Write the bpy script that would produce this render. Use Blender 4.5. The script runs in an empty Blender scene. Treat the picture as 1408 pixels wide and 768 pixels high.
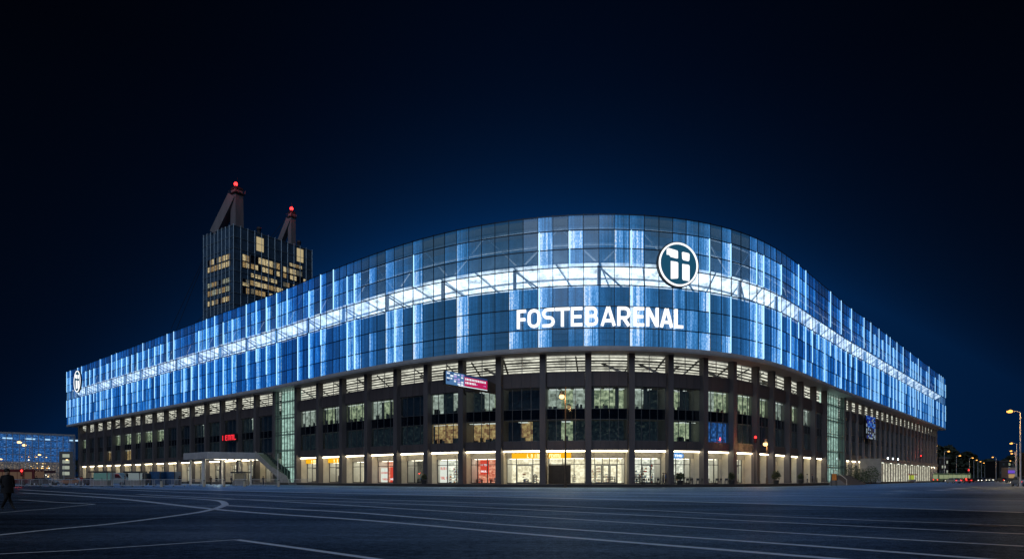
import bpy, bmesh, math, random
import numpy as np
from mathutils import Vector, Matrix
random.seed(7)
R = math.radians
SC = bpy.context.scene
COL = SC.collection
EYE, F, CX, HY = 1.35, 921.0, 704.0, 657.0      # eye height, focal length / centre / horizon of the photograph (1408 wide)

def at(px, py, Y):                               # the point seen at (px, py) that stands Y metres away
    return Vector(((px-CX)/F*Y, Y, EYE+(HY-py)/F*Y))
def ground(px, py, z=0.0):
    Y = (EYE-z)*F/(py-HY)
    return Vector(((px-CX)/F*Y, Y, z))

# ------------------------------------------------------------------ mesh builder
class MB:
    def __init__(s):
        s.v = []; s.f = []; s.m = []; s.uv = []; s.col = []
    def face(s, pts, mi=0, uv=None, col=None):
        n = len(s.v)
        s.v += [tuple(p) for p in pts]
        s.f.append(list(range(n, n+len(pts)))); s.m.append(mi); s.uv.append(uv); s.col.append(col)
    def hexa(s, p, mi=0):                         # p: bottom 4 (ccw) + top 4
        n = len(s.v); s.v += [tuple(q) for q in p]
        for q in ((3,2,1,0), (4,5,6,7), (0,1,5,4), (1,2,6,5), (2,3,7,6), (3,0,4,7)):
            s.f.append([n+i for i in q]); s.m.append(mi); s.uv.append(None); s.col.append(None)
    def box(s, x0, x1, y0, y1, z0, z1, mi=0):
        s.hexa([(x0,y0,z0),(x1,y0,z0),(x1,y1,z0),(x0,y1,z0),(x0,y0,z1),(x1,y0,z1),(x1,y1,z1),(x0,y1,z1)], mi)
    def extrude(s, pts, vec, mi=0):
        n = len(s.v); k = len(pts); vec = Vector(vec)
        s.v += [tuple(p) for p in pts] + [tuple(Vector(p)+vec) for p in pts]
        fs = [list(range(k))[::-1], list(range(k, 2*k))] + [[i, (i+1) % k, k+(i+1) % k, k+i] for i in range(k)]
        for q in fs:
            s.f.append([n+i for i in q]); s.m.append(mi); s.uv.append(None); s.col.append(None)
    def bar(s, p0, p1, w, h=None, mi=0, up=(0,0,1)):
        h = h or w; p0 = Vector(p0); p1 = Vector(p1); d = (p1-p0).normalized(); u = Vector(up)
        if abs(d.dot(u)) > .98: u = Vector((1,0,0))
        a = d.cross(u).normalized()*w/2; b = a.cross(d).normalized()*h/2
        s.hexa([p0-a-b, p0+a-b, p1+a-b, p1-a-b, p0-a+b, p0+a+b, p1+a+b, p1-a+b], mi)
    def tube(s, p0, p1, r0, r1=None, n=8, mi=0):
        r1 = r0 if r1 is None else r1
        p0 = Vector(p0); p1 = Vector(p1); d = (p1-p0).normalized(); u = Vector((0,0,1))
        if abs(d.z) > .98: u = Vector((1,0,0))
        a = d.cross(u).normalized(); b = d.cross(a)
        k = len(s.v)
        for p, r in ((p0, r0), (p1, r1)):
            for i in range(n):
                t = 2*math.pi*i/n; s.v.append(tuple(p+(a*math.cos(t)+b*math.sin(t))*r))
        fs = [[k+i, k+(i+1) % n, k+n+(i+1) % n, k+n+i] for i in range(n)] + [[k+i for i in range(n)], [k+n+i for i in range(n)][::-1]]
        for q in fs:
            s.f.append(q); s.m.append(mi); s.uv.append(None); s.col.append(None)
    def ball(s, c, r, mi=0, n=10, sz=1.0):
        k = n//2; c = Vector(c); rows = []
        for j in range(k+1):
            th = math.pi*j/k
            rows.append([c+Vector((r*math.sin(th)*math.cos(2*math.pi*i/n), r*math.sin(th)*math.sin(2*math.pi*i/n), r*sz*math.cos(th))) for i in range(n)])
        for j in range(k):
            for i in range(n):
                a, b, d, e = rows[j][i], rows[j+1][i], rows[j+1][(i+1) % n], rows[j][(i+1) % n]
                s.face([a, b, d] if j == k-1 else ([a, b, d] if False else ([b, d, a] if j == 0 else [a, b, d, e])), mi)
    # along the arena's outline: s = metres along it, o = metres outwards
    def pbox(s, s0, s1, o0, o1, z0, z1, mi=0, step=3.0):
        k = max(1, int(math.ceil((s1-s0)/step)))
        for i in range(k):
            a = s0+(s1-s0)*i/k; b = s0+(s1-s0)*(i+1)/k
            q = [P(a,o0), P(b,o0), P(b,o1), P(a,o1)]
            n = len(s.v)
            s.v += [(x,y,z0) for x, y in q]+[(x,y,z1) for x, y in q]
            fs = [(3,2,1,0), (4,5,6,7), (0,1,5,4), (2,3,7,6)]
            if i == 0: fs.append((3,0,4,7))
            if i == k-1: fs.append((1,2,6,5))
            for t in fs:
                s.f.append([n+j for j in t]); s.m.append(mi); s.col.append(None)
                zz = [z0]*4+[z1]*4; ss = [a,b,b,a]*2
                s.uv.append([(ss[j], zz[j]) for j in t])
    def pquad(s, s0, s1, o, z0, z1, mi=0, col=None, step=3.0, o_top=None):
        k = max(1, int(math.ceil((s1-s0)/step))); o2 = o if o_top is None else o_top
        for i in range(k):
            a = s0+(s1-s0)*i/k; b = s0+(s1-s0)*(i+1)/k
            p = [(*P(a,o),z0), (*P(b,o),z0), (*P(b,o2),z1), (*P(a,o2),z1)]
            s.face(p, mi, [(a,z0),(b,z0),(b,z1),(a,z1)], col)
    def build(s, name, mats, parent=None, smooth=False, bevel=0.0, weld=False):
        mats = mats if isinstance(mats, (list, tuple)) else [mats]
        org = Vector((0,0,0)); q = parent
        while q is not None:
            org += q.location; q = q.parent
        me = bpy.data.meshes.new(name)
        me.from_pydata([(a-org.x, b-org.y, c-org.z) for a, b, c in s.v], [], s.f)
        for m in mats: me.materials.append(m)
        me.polygons.foreach_set('material_index', s.m)
        if any(u is not None for u in s.uv):
            ul = me.uv_layers.new(name='UVMap'); fl = []
            for f, u in zip(s.f, s.uv):
                u = u or [(0,0)]*len(f)
                for c in u: fl += [c[0], c[1]]
            ul.data.foreach_set('uv', fl)
        if any(c is not None for c in s.col):
            ca = me.color_attributes.new('led', 'FLOAT_COLOR', 'CORNER'); fl = []
            for f, c in zip(s.f, s.col):
                fl += list(c or (0,0,0,0))*len(f)
            ca.data.foreach_set('color', fl)
        if weld:
            bm = bmesh.new(); bm.from_mesh(me); bmesh.ops.remove_doubles(bm, verts=bm.verts, dist=1e-4)
            bmesh.ops.recalc_face_normals(bm, faces=bm.faces); bm.to_mesh(me); bm.free()
        if smooth: me.shade_smooth()
        o = bpy.data.objects.new(name, me); COL.objects.link(o)
        if parent is not None: o.parent = parent
        if bevel:
            b = o.modifiers.new('edge', 'BEVEL'); b.width = bevel; b.segments = 2; b.limit_method = 'ANGLE'
        return o

def tag(o, label, cat, group=None):
    o['label'] = label; o['category'] = cat
    if group: o['group'] = group
    return o
def thing(name, label, cat, loc=(0,0,0), rz=0.0, group=None):
    o = bpy.data.objects.new(name, None); COL.objects.link(o); o.empty_display_size = .3
    o.location = loc; o.rotation_euler = (0,0,rz)
    return tag(o, label, cat, group)
def setting(o, kind='structure'):
    o['kind'] = kind; return o
def copy_tree(o, parent=None):
    c = o.copy(); COL.objects.link(c)
    if parent is not None: c.parent = parent
    for ch in list(o.children): copy_tree(ch, c)
    return c
def place(o, loc, rz=0.0, label=None):
    o.location = loc; o.rotation_euler = (0,0,rz)
    if label: o['label'] = label
    return o

# ------------------------------------------------------------------ materials
def nodes(name):
    m = bpy.data.materials.new(name); m.use_nodes = True
    nt = m.node_tree; nt.nodes.clear()
    out = nt.nodes.new('ShaderNodeOutputMaterial')
    return m, nt, out
class NT:
    def __init__(s, nt): s.nt = nt
    def n(s, t, **kw):
        x = s.nt.nodes.new(t)
        for k, v in kw.items():
            if k.startswith('i_'):
                key = k[2:]; key = int(key) if key.isdigit() else key.replace('_', ' ')
                sock = x.inputs[key]
                if isinstance(v, bpy.types.NodeSocket): s.nt.links.new(v, sock)
                else: sock.default_value = v
            else: setattr(x, k, v)
        return x
    def math(s, op, a, b=0.0, c=None, clamp=False):
        x = s.nt.nodes.new('ShaderNodeMath'); x.operation = op; x.use_clamp = clamp
        for i, v in enumerate((a, b, c)):
            if v is None: continue
            if isinstance(v, bpy.types.NodeSocket): s.nt.links.new(v, x.inputs[i])
            else: x.inputs[i].default_value = v
        return x.outputs[0]
    def link(s, a, b): s.nt.links.new(a, b)
    def ramp(s, fac, stops, interp='LINEAR'):
        x = s.nt.nodes.new('ShaderNodeValToRGB'); x.color_ramp.interpolation = interp
        e = x.color_ramp.elements
        while len(e) > 1: e.remove(e[0])
        e[0].position, e[0].color = stops[0][0], (*stops[0][1], 1)
        for p, c in stops[1:]:
            k = e.new(p); k.color = (*c, 1)
        s.link(fac, x.inputs[0]); return x.outputs[0]
    def mix(s, fac, a, b, typ='RGBA', blend='MIX'):
        x = s.nt.nodes.new('ShaderNodeMix'); x.data_type = typ; x.blend_type = blend
        for k, v in ((0, fac), (6, a), (7, b)):
            if isinstance(v, bpy.types.NodeSocket): s.link(v, x.inputs[k])
            else: x.inputs[k].default_value = v if k == 0 else (*v, 1)
        return x.outputs[2]

def solid(name, col, rough=.6, metal=0.0, var=.25, scale=1.5, bump=0.0, streak=False):
    m, nt, out = nodes(name); g = NT(nt)
    tc = g.n('ShaderNodeNewGeometry').outputs['Position']
    mp = g.n('ShaderNodeMapping', i_Vector=tc); mp.inputs['Scale'].default_value = (1,1,.15) if streak else (1,1,1)
    nz = g.n('ShaderNodeTexNoise', i_Vector=mp.outputs[0], i_Scale=scale, i_Detail=5.0, i_Roughness=.65)
    a = tuple(max(0, c*(1-var)) for c in col); b = tuple(min(1, c*(1+var)) for c in col)
    c = g.ramp(nz.outputs[0], [(.3, a), (.7, b)])
    bs = g.n('ShaderNodeBsdfPrincipled', i_Base_Color=c, i_Metallic=metal)
    rr = g.n('ShaderNodeMapRange', i_0=nz.outputs[0], i_3=max(.05, rough-.1), i_4=min(1, rough+.1)); g.link(rr.outputs[0], bs.inputs['Roughness'])
    if bump:
        n2 = g.n('ShaderNodeTexNoise', i_Vector=tc, i_Scale=scale*12, i_Detail=3.0)
        bp = g.n('ShaderNodeBump', i_Height=n2.outputs[0], i_Strength=bump, i_Distance=.02); g.link(bp.outputs[0], bs.inputs['Normal'])
    g.link(bs.outputs[0], out.inputs[0]); return m
def glow(name, col, k=1.0):
    m, nt, out = nodes(name); g = NT(nt)
    e = g.n('ShaderNodeEmission', i_Color=(*col,1), i_Strength=k); g.link(e.outputs[0], out.inputs[0]); return m
def glass(name, tint=(.75,.85,.9), refl=.12, rough=.03):
    m, nt, out = nodes(name); g = NT(nt)
    t = g.n('ShaderNodeBsdfTransparent', i_Color=(*tint,1))
    gl = g.n('ShaderNodeBsdfGlossy', i_Color=(.9,.95,1,1), i_Roughness=rough)
    fr = g.n('ShaderNodeFresnel', i_IOR=1.5)
    fa = g.math('ADD', g.math('MULTIPLY', fr.outputs[0], .8), refl, clamp=True)
    mx = g.n('ShaderNodeMixShader', i_0=fa, i_1=t.outputs[0], i_2=gl.outputs[0]); g.link(mx.outputs[0], out.inputs[0]); return m
def room(name, cols, k, uscale=.9, vscale=2.2, dark=.15):
    """the lit inside of a room seen through glass: shelving, partitions and things of several tones under even lamps"""
    m, nt, out = nodes(name); g = NT(nt)
    uv = g.n('ShaderNodeUVMap').outputs[0]
    mp = g.n('ShaderNodeMapping', i_Vector=uv); mp.inputs['Scale'].default_value = (uscale, vscale, 1)
    br = g.n('ShaderNodeTexBrick', i_Vector=mp.outputs[0], i_Scale=1.0, i_Mortar_Size=.02, i_Color1=(0,0,0,1), i_Color2=(1,1,1,1), i_Mortar=(.5,.5,.5,1), i_Bias=0.0)
    br.offset = 0.0; br.squash = 1.0
    nz = g.n('ShaderNodeTexNoise', i_Vector=uv, i_Scale=1.7, i_Detail=5.0, i_Roughness=.7)
    f = g.math('ADD', g.math('MULTIPLY', br.outputs[0], .22), g.math('MULTIPLY', nz.outputs[0], .82))
    c = g.ramp(f, [(.18, tuple(x*dark for x in cols[0])), (.42, cols[0]), (.62, cols[1]), (.85, cols[2])])
    e = g.n('ShaderNodeEmission', i_Color=c, i_Strength=k)
    d = g.n('ShaderNodeBsdfDiffuse', i_Color=(.06,.065,.07,1))
    ad = g.n('ShaderNodeAddShader', i_0=e.outputs[0], i_1=d.outputs[0])
    g.link(ad.outputs[0], out.inputs[0]); return m

M = {}
M['stone'] = solid('dark_cladding', (.098,.083,.085), .55, var=.18, scale=.8, streak=True, bump=.05)
M['pier'] = solid('pier_cladding', (.115,.105,.11), .55, var=.2, scale=.7, streak=True)
M['finpier'] = solid('fin_cladding', (.24,.22,.22), .5, var=.2, scale=.7, streak=True)
M['beige'] = solid('beige_stone', (.62,.57,.46), .6, var=.12, scale=.8)
M['rim'] = solid('soffit_metal', (.50,.50,.51), .5, var=.15, scale=.6)
M['mullion'] = solid('mullion_metal', (.035,.045,.06), .4, .6)
M['frame'] = solid('window_frame', (.14,.15,.16), .4, .5)
M['steel'] = solid('galvanised_steel', (.62,.64,.66), .45, .3)
M['darksteel'] = solid('dark_steel', (.05,.052,.056), .45, .4)
M['truss'] = solid('truss_paint', (.72,.75,.78), .5)
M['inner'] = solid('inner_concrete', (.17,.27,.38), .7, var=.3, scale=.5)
M['roof'] = solid('roof_membrane', (.08,.08,.085), .8)
M['plinth'] = solid('paving_stone', (.20,.19,.18), .7, var=.2, scale=1.2)
M['kerb'] = solid('kerb_stone', (.05,.046,.045), .7)
M['fascia'] = solid('fascia_panel', (.30,.29,.27), .5, var=.15)
M['pane'] = glass('window_glass', (.72,.82,.86), .06)
M['shopglass'] = glass('shop_glass', (.93,.96,.95), .03)
M['darkglass'] = solid('dark_spandrel_glass', (.010,.016,.028), .12, 0.0, var=.3)
M['towerglass'] = solid('tower_glass', (.06,.115,.19), .3, 0.0, var=.4, scale=.25)
M['bar'] = glow('led_bar_light', (.36,.70,1.0), 1.7)
M['white_sign'] = glow('white_sign_light', (.95,.98,1.0), 1.35)
M['cove'] = glow('cove_light', (1.0,.86,.58), 9.0)
M['shop_lamp'] = glow('shop_lamp_light', (1.0,.92,.72), 4.0)
M['black'] = solid('matt_black', (.012,.012,.014), .7)
M['concrete'] = solid('mast_concrete', (.19,.185,.20), .8, var=.2, scale=.4, streak=True)
M['white'] = solid('white_paint', (.7,.7,.68), .5, var=.1)
M['rubber'] = solid('tyre_rubber', (.015,.015,.015), .85)
M['leaf'] = solid('leaf_green', (.05,.075,.03), .7, var=.5, scale=3)
M['bark'] = solid('bark_brown', (.07,.055,.04), .85)
M['darkleaf'] = solid('dark_leaf', (.035,.05,.03), .8, var=.5, scale=1)
M['sodium'] = glow('sodium_lamp', (1.0,.42,.08), 2.6)
M['warmlamp'] = glow('warm_lamp', (1.0,.62,.24), 3.0)
M['redlamp'] = glow('red_lamp', (1.0,.03,.03), 4.5)
M['taillight'] = glow('tail_light', (1.0,.03,.02), 4.0)
M['headlight'] = glow('head_light', (1.0,.92,.75), 4.0)
M['ceil_light'] = glow('ceiling_light_panel', (.93,.95,.85), 1.0)

# ------------------------------------------------------------------ the arena's outline, from the surveyed roof edge
EDGE = [(92,511),(280,440),(300,432.5),(381.6,403),(460,369.6),(498.7,356),(533,343),(589,325.8),(652,311.5),(670,308),(746,298.6),(803,295),(843.5,294.3),(883.6,295.8),(923.7,299.5),(975,307),(1003,314.3),(1018,318.7),(1031.5,325),(1061.6,338),(1086,354.5),(1114.6,378.8),(1143,401.7),(1166,422),(1177.7,429),(1300,521)]
HTOP = 40.1
raw = np.array([((x-CX)/F*(HTOP*F/(HY-y)), HTOP*F/(HY-y)) for x, y in EDGE])
tt = np.concatenate([[0], np.cumsum(np.hypot(*np.diff(raw, axis=0).T))])
SS = np.arange(0, tt[-1], 1.0)
pp = np.stack([np.interp(SS, tt, raw[:,0]), np.interp(SS, tt, raw[:,1])], 1)
def smooth(p, sig):
    k = np.exp(-.5*(np.arange(-3*sig, 3*sig+1)/sig)**2); k /= k.sum(); n = 3*sig
    q = np.concatenate([p[0]+(p[0]-p[1:n+1][::-1]), p, p[-1]+(p[-1]-p[-n-1:-1][::-1])])
    return np.stack([np.convolve(q[:,i], k, 'valid') for i in (0,1)], 1)
q0 = smooth(pp, 9); QP = smooth(pp+(pp-q0), 9)
tt = np.concatenate([[0], np.cumsum(np.hypot(*np.diff(QP, axis=0).T))])
SL = float(tt[-1])
QD = np.gradient(QP, tt, axis=0); QD = smooth(QD, 3); QD /= np.hypot(*QD.T)[:,None]
QN = np.stack([QD[:,1], -QD[:,0]], 1)
def P(s, o=0.0):
    i = min(max(s/SL*(len(tt)-1), 0), len(tt)-1.001)
    k = int(np.searchsorted(tt, min(max(s,0),SL-1e-4), 'right')-1); w = (min(max(s,0),SL)-tt[k])/(tt[k+1]-tt[k])
    p = QP[k]*(1-w)+QP[k+1]*w; n = QN[k]*(1-w)+QN[k+1]*w
    return float(p[0]+n[0]*o), float(p[1]+n[1]*o)
def PN(s):
    k = int(np.searchsorted(tt, min(max(s,0),SL-1e-4), 'right')-1); return Vector((*QN[k], 0)).normalized()
def PZ(s, o, z): return Vector((*P(s,o), z))
def s_of(px, o=0.0):                              # where along the outline a given column of the photograph falls
    q = QP+QN*o
    return float(np.interp(px, CX+F*q[:,0]/q[:,1], tt))

arena = thing('arena', 'huge curved stadium wrapped in a blue lit glass screen above dark piers and bright shops', 'arena', (17.0,110.0,0.0))

# ------------------------------------------------------------------ the media screen
ROWS = [41.45, 39.15, 36.3, 33.5, 30.7, 27.5, 24.2, 21.5]
def facade_material():
    m, nt, out = nodes('media_screen_glass'); g = NT(nt)
    uv = g.n('ShaderNodeUVMap').outputs[0]
    at_ = g.n('ShaderNodeAttribute', attribute_name='led')
    sp = g.n('ShaderNodeSeparateColor', i_0=at_.outputs['Color'])
    level, side, tone = sp.outputs[0], sp.outputs[1], sp.outputs[2]; cover = at_.outputs['Alpha']
    su = g.n('ShaderNodeSeparateXYZ', i_0=uv)
    u = g.math('FRACT', g.math('DIVIDE', su.outputs[0], PITCH))
    # bar glow painted into the panel emission, fading from its edge: side 0 = left edge, 1 = right edge
    d = g.math('ABSOLUTE', g.math('SUBTRACT', u, side))
    edge = g.math('POWER', 2.718, g.math('MULTIPLY', d, -3.0))
    # pixel columns of the media mesh, each with its own running level
    v = g.math('MULTIPLY', su.outputs[0], 3.4)
    cmb = g.n('ShaderNodeCombineXYZ', i_0=v, i_1=g.math('MULTIPLY', su.outputs[1], .05))
    st = g.n('ShaderNodeTexNoise', i_Vector=cmb.outputs[0], i_Scale=1.0, i_Detail=3.0, i_Roughness=.7)
    cm2 = g.n('ShaderNodeCombineXYZ', i_0=g.math('MULTIPLY', su.outputs[0], .7), i_1=g.math('MULTIPLY', su.outputs[1], .6))
    cl = g.n('ShaderNodeTexNoise', i_Vector=cm2.outputs[0], i_Scale=1.0, i_Detail=6.0, i_Roughness=.7)
    cm3 = g.n('ShaderNodeCombineXYZ', i_0=g.math('MULTIPLY', su.outputs[0], 6.0), i_1=g.math('MULTIPLY', su.outputs[1], 2.6))
    px = g.n('ShaderNodeTexNoise', i_Vector=cm3.outputs[0], i_Scale=1.0, i_Detail=2.0)
    stv = g.math('MULTIPLY', g.math('SUBTRACT', st.outputs[0], .36, clamp=True), 3.6)
    clv = g.math('ADD', .45, g.math('MULTIPLY', cl.outputs[0], 1.1))
    pxv = g.math('ADD', .15, g.math('MULTIPLY', px.outputs[0], 1.7))
    e = g.math('MULTIPLY', level, g.math('MULTIPLY', g.math('MULTIPLY', stv, clv), pxv))
    e = g.math('ADD', e, g.math('MULTIPLY', g.math('MULTIPLY', g.math('MULTIPLY', edge, level), pxv), g.math('ADD', .6, g.math('MULTIPLY', tone, .5))))
    wing = g.ramp(e, [(0, (.002,.022,.085)), (.2, (.003,.065,.30)), (.5, (.010,.19,.76)), (.8, (.11,.52,1.15)), (1, (.50,.92,1.3))])
    mid = g.ramp(e, [(0, (.020,.075,.150)), (.18, (.022,.14,.36)), (.45, (.06,.30,.74)), (.8, (.28,.60,1.1)), (1, (.75,.95,1.2))])
    col = g.mix(tone, wing, mid)
    em = g.n('ShaderNodeEmission', i_Color=col, i_Strength=1.0)
    tr = g.n('ShaderNodeBsdfTransparent', i_Color=(.80,.89,.95,1))
    df = g.n('ShaderNodeBsdfDiffuse', i_Color=(.03,.05,.08,1))
    body = g.n('ShaderNodeMixShader', i_0=cover, i_1=tr.outputs[0], i_2=g.n('ShaderNodeAddShader', i_0=df.outputs[0], i_1=em.outputs[0]).outputs[0])
    gl = g.n('ShaderNodeBsdfGlossy', i_Color=(.8,.9,1,1), i_Roughness=.08)
    fin = g.n('ShaderNodeMixShader', i_0=.06, i_1=body.outputs[0], i_2=gl.outputs[0])
    g.link(fin.outputs[0], out.inputs[0]); return m
NP = 204
PITCH = SL/NP
M['screen'] = facade_material()
S_L, S_R = s_of(560), s_of(1020)                  # the front curve, where the screen is calmer and clearer
def centre_tone(s):
    a = min(max((s-(S_L-28))/34, 0), 1); b = min(max(((S_R+22)-s)/28, 0), 1); return a*b
bright = {}                                        # lit columns of the front curve as the photograph shows them: px -> (upper, lower, side, bar)
for px, up, lo, sd, bar in [(628,.42,.8,0,0),(661,.95,.95,0,1),(646,.12,.2,0,0),(715,.05,.75,0,0),(754,.85,.7,0,1),(793,1.0,.25,0,1),(812,.1,.75,0,0),(834,.45,.2,0,0),(850,.6,.2,0,0),
                            (874,.9,.9,0,1),(938,.3,.5,0,0),(951,.5,.55,0,0),(967,.6,.85,1,1),(998,.75,.8,1,1),(580,.9,.85,0,1),(536,.6,.8,0,0),(513,.55,.5,0,0),(482,.7,.85,0,1),(548,.2,.85,0,1),(1040,.85,.8,1,1),(1065,.6,.7,1,0)]:
    bright[int(s_of(px)/PITCH)] = (up, lo, sd, bar)
glassmb = MB(); bars = []
rnd = random.Random(11)
nxt = 0
for i in range(NP):
    s0, s1 = i*PITCH, (i+1)*PITCH; sm = (s0+s1)/2; tone = centre_tone(sm)
    side = 0 if sm < s_of(900) else 1
    if i in bright: up, lo, side, bar = bright[i]
    elif tone > .6: up, lo, bar = rnd.choice([.04,.07,.1,.16]), rnd.choice([.08,.12,.18,.3]), 0
    else:
        bar = 1 if i >= nxt else 0
        if bar: nxt = i+rnd.choice([2,2,2,2,3])
        up = rnd.uniform(.75,1.0) if bar else rnd.choice([.12,.25,.4,.55,.75])
        lo = rnd.uniform(.75,1.0) if rnd.random() < (.85 if bar else .15) else rnd.choice([.2,.35,.5,.7])
        if bar and rnd.random() < .2: up = .3
    k0 = rnd.choice([0,0,1,1]) if bar else 0
    tilt = rnd.uniform(-.012, .012)
    for r in range(7):
        if r == 0: lev = up*(.55 if k0 == 0 else .35)*(.75 if tone > .5 else 1)
        elif r < 3: lev = up*(1.0 if r == 1 else .9)
        elif r == 3: lev = (.3 if tone > .5 else .9)*rnd.uniform(.6,1.1)
        else: lev = lo*(rnd.uniform(.8,1.05))
        if r != 3 and rnd.random() < .12: lev *= .5
        if r == 3: cov = .12 if tone > .5 else rnd.uniform(.25,.55)
        else: cov = (.50+.45*min(1, lev*1.3))*tone+(.86+.1*min(1,lev))*(1-tone)
        if r == 2: cov *= .8
        j = .015 if r % 2 else 0
        glassmb.pquad(s0, s1, tilt, ROWS[r+1], ROWS[r], 0, (lev, side, tone, min(cov, .97)), step=99, o_top=tilt+rnd.uniform(-.02,.02))
    if bar:
        bars.append((s0+.26 if side == 0 else s1-.26, k0, up > .5, lo > .55, rnd.choice([5,6,7,7])))
screen = glassmb.build('glass_screen', M['screen'], arena)
for s, k0, u_, l_, kb in bars:
    b = MB(); hw = .06+.06*(1-centre_tone(s))
    if u_: b.pbox(s-hw, s+hw, .12, .2, ROWS[3]+.3, ROWS[max(k0, 1 if centre_tone(s) > .5 else 0)]-.05)
    if l_: b.pbox(s-hw, s+hw, .12, .2, ROWS[kb]+.1, ROWS[4]-.1)
    if u_ and l_: b.pbox(s-.02, s+.02, .115, .15, ROWS[4]-.1, ROWS[3]+.3, 1)
    if b.f: b.build('led_bar', [M['bar'], M['mullion']], screen)
b = MB()
for i in range(NP+1):
    s = i*PITCH; b.pbox(max(0,s-.05), min(SL,s+.05), .03, .11, ROWS[7], ROWS[0]+.18)
for z in ROWS[:-1]:
    b.pbox(0, SL, .028, .09, z-.075, z+.075, step=PITCH)
b.build('screen_frame', M['mullion'], screen)

# behind the screen: raked white ceiling over the upper concourse, its trusses, the back wall and floor edges
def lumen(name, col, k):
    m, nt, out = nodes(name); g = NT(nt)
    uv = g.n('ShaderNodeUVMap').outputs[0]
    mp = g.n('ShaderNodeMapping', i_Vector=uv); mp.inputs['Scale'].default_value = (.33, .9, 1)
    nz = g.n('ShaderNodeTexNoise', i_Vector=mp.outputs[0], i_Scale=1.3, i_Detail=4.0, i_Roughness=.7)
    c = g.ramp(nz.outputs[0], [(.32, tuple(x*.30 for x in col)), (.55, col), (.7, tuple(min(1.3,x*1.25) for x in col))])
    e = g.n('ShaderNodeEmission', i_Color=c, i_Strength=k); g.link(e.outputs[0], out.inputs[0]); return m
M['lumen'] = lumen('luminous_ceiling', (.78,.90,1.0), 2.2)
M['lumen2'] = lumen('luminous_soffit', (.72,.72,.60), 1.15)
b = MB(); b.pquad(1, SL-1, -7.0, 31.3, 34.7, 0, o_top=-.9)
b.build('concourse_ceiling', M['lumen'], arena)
b = MB()
for o, z in ((-.9,34.7),(-3.9,33.0)):
    b.pbox(1, SL-1, o-.12, o+.12, z-.28, z-.02)
s = 4.0; k = 0
while s < SL-6:
    a, c = PZ(s, -.9, 34.6), PZ(s+3.2, -6.8, 31.3)
    b.bar(a, c, .2, .3)
    if k % 2 == 0:
        b.bar(PZ(s,-1.6,30.6), PZ(s,-1.6,34.2), .55, .55); b.bar(PZ(s,-1.5,34.0), PZ(s+4.5,-3.0,30.9), .22, .22)
    s += 6.9; k += 1
b.build('concourse_truss', M['truss'], arena)
b = MB()
s = 8.0
while s < SL-12:
    b.bar(PZ(s,-3,35), PZ(s+6.5,-3.4,41), .22, .22); b.bar(PZ(s+6.5,-3.4,41), PZ(s+13,-3,35), .22, .22)
    s += 13.6
b.pbox(1, SL-1, -3.4, -3.1, 38.0, 38.25); b.pbox(1, SL-1, -3.4, -3.1, 40.6, 40.9)
b.build('roof_truss', M['truss'], arena)
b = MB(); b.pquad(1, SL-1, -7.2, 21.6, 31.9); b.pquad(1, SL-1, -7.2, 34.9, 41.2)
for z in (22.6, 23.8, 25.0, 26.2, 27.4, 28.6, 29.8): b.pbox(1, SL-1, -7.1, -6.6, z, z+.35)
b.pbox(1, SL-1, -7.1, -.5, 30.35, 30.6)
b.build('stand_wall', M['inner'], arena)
# roof, soffit, rim, far walls
ends = (Vector((*P(0,0),0)), Vector((*P(SL,0),0)), Vector((-10,446,0)))
b = MB()
pts = [(*P(x,-.4), 41.2) for x in np.linspace(0, SL, 90)]+[(-10,446,41.2)]
b.face(pts[::-1]); b.build('roof', M['roof'], arena)
b = MB()
b.pbox(0, SL, -9, .12, 20.75, 20.95); b.pbox(0, SL, -.5, .2, 20.95, 21.46)
b.build('soffit', M['rim'], arena)
b = MB()
for a in (ends[0], ends[1]):
    d = (ends[2]-a).normalized(); n = d.cross(Vector((0,0,1)))*.15
    p0, p1 = a+d*.3, ends[2]
    b.hexa([Vector((*(p0-n).xy, 20.95)), Vector((*(p0+n).xy, 20.95)), Vector((*(p1+n).xy, 20.95)), Vector((*(p1-n).xy, 20.95)),
            Vector((*(p0-n).xy, 41.15)), Vector((*(p0+n).xy, 41.15)), Vector((*(p1+n).xy, 41.15)), Vector((*(p1-n).xy, 41.15))])
b.build('rear_wall', M['towerglass'], arena)
S0, S1 = s_of(104,-2.4), s_of(1288,-2.4)
b = MB()
for s, sg in ((S0,1),(S1,-1)):
    b.pbox(s-.2 if sg > 0 else s, s if sg > 0 else s+.2, -26, -3.2, .45, 20.75)
b.build('end_wall', M['stone'], arena)

# ------------------------------------------------------------------ podium: piers and bays
CPX = [105,109,119,130,142,153.5,166,181,194,210,226,243.5,261.5,281.6,303,326,350,376,406,436,468,502.5,543,585,633,685,746,809,869,923,971,1011,1043,1065,1087,1104,1122,1137,1163]
CS = [s_of(p,-1.8) for p in CPX[1:]]
s = CS[-1]+6.6
while s < S1-2: CS.append(s); s += 6.6
CS.append(S1-.6)
for s in CS:
    far_ = s > CS[len(CPX)-2]+.5
    b = MB()
    if far_: b.pbox(s-.3, s+.3, -2.9, -2.15, .45, 20.75); b.pbox(s-.34, s+.34, -2.85, -2.1, .45, .9)
    else: b.pbox(s-.5, s+.5, -2.9, -1.8, .45, 20.75); b.pbox(s-.55, s+.55, -2.85, -1.75, .45, .9)
    col = b.build('column', M['finpier'] if far_ else M['pier'], arena)
    b = MB(); b.pbox(s-.45, s+.45, -4.5, -2.903, .45, 5.72); b.build('pier_return', M['beige'], col)
    b = MB(); b.pbox(s-.3, s+.3, -6.9, -4.503, .45, 5.72); b.build('shop_party_wall', M['white'], col)
    b = MB(); b.pbox(s-.28, s+.28, -5.62, -2.905, 7.2, 15.7); b.build('room_partition', M['fascia'], col)

b = MB(); b.pbox(S0+.3, S1-.3, -9.6, -9.3, .45, 20.7); b.build('core_wall', M['stone'], arena)

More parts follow.
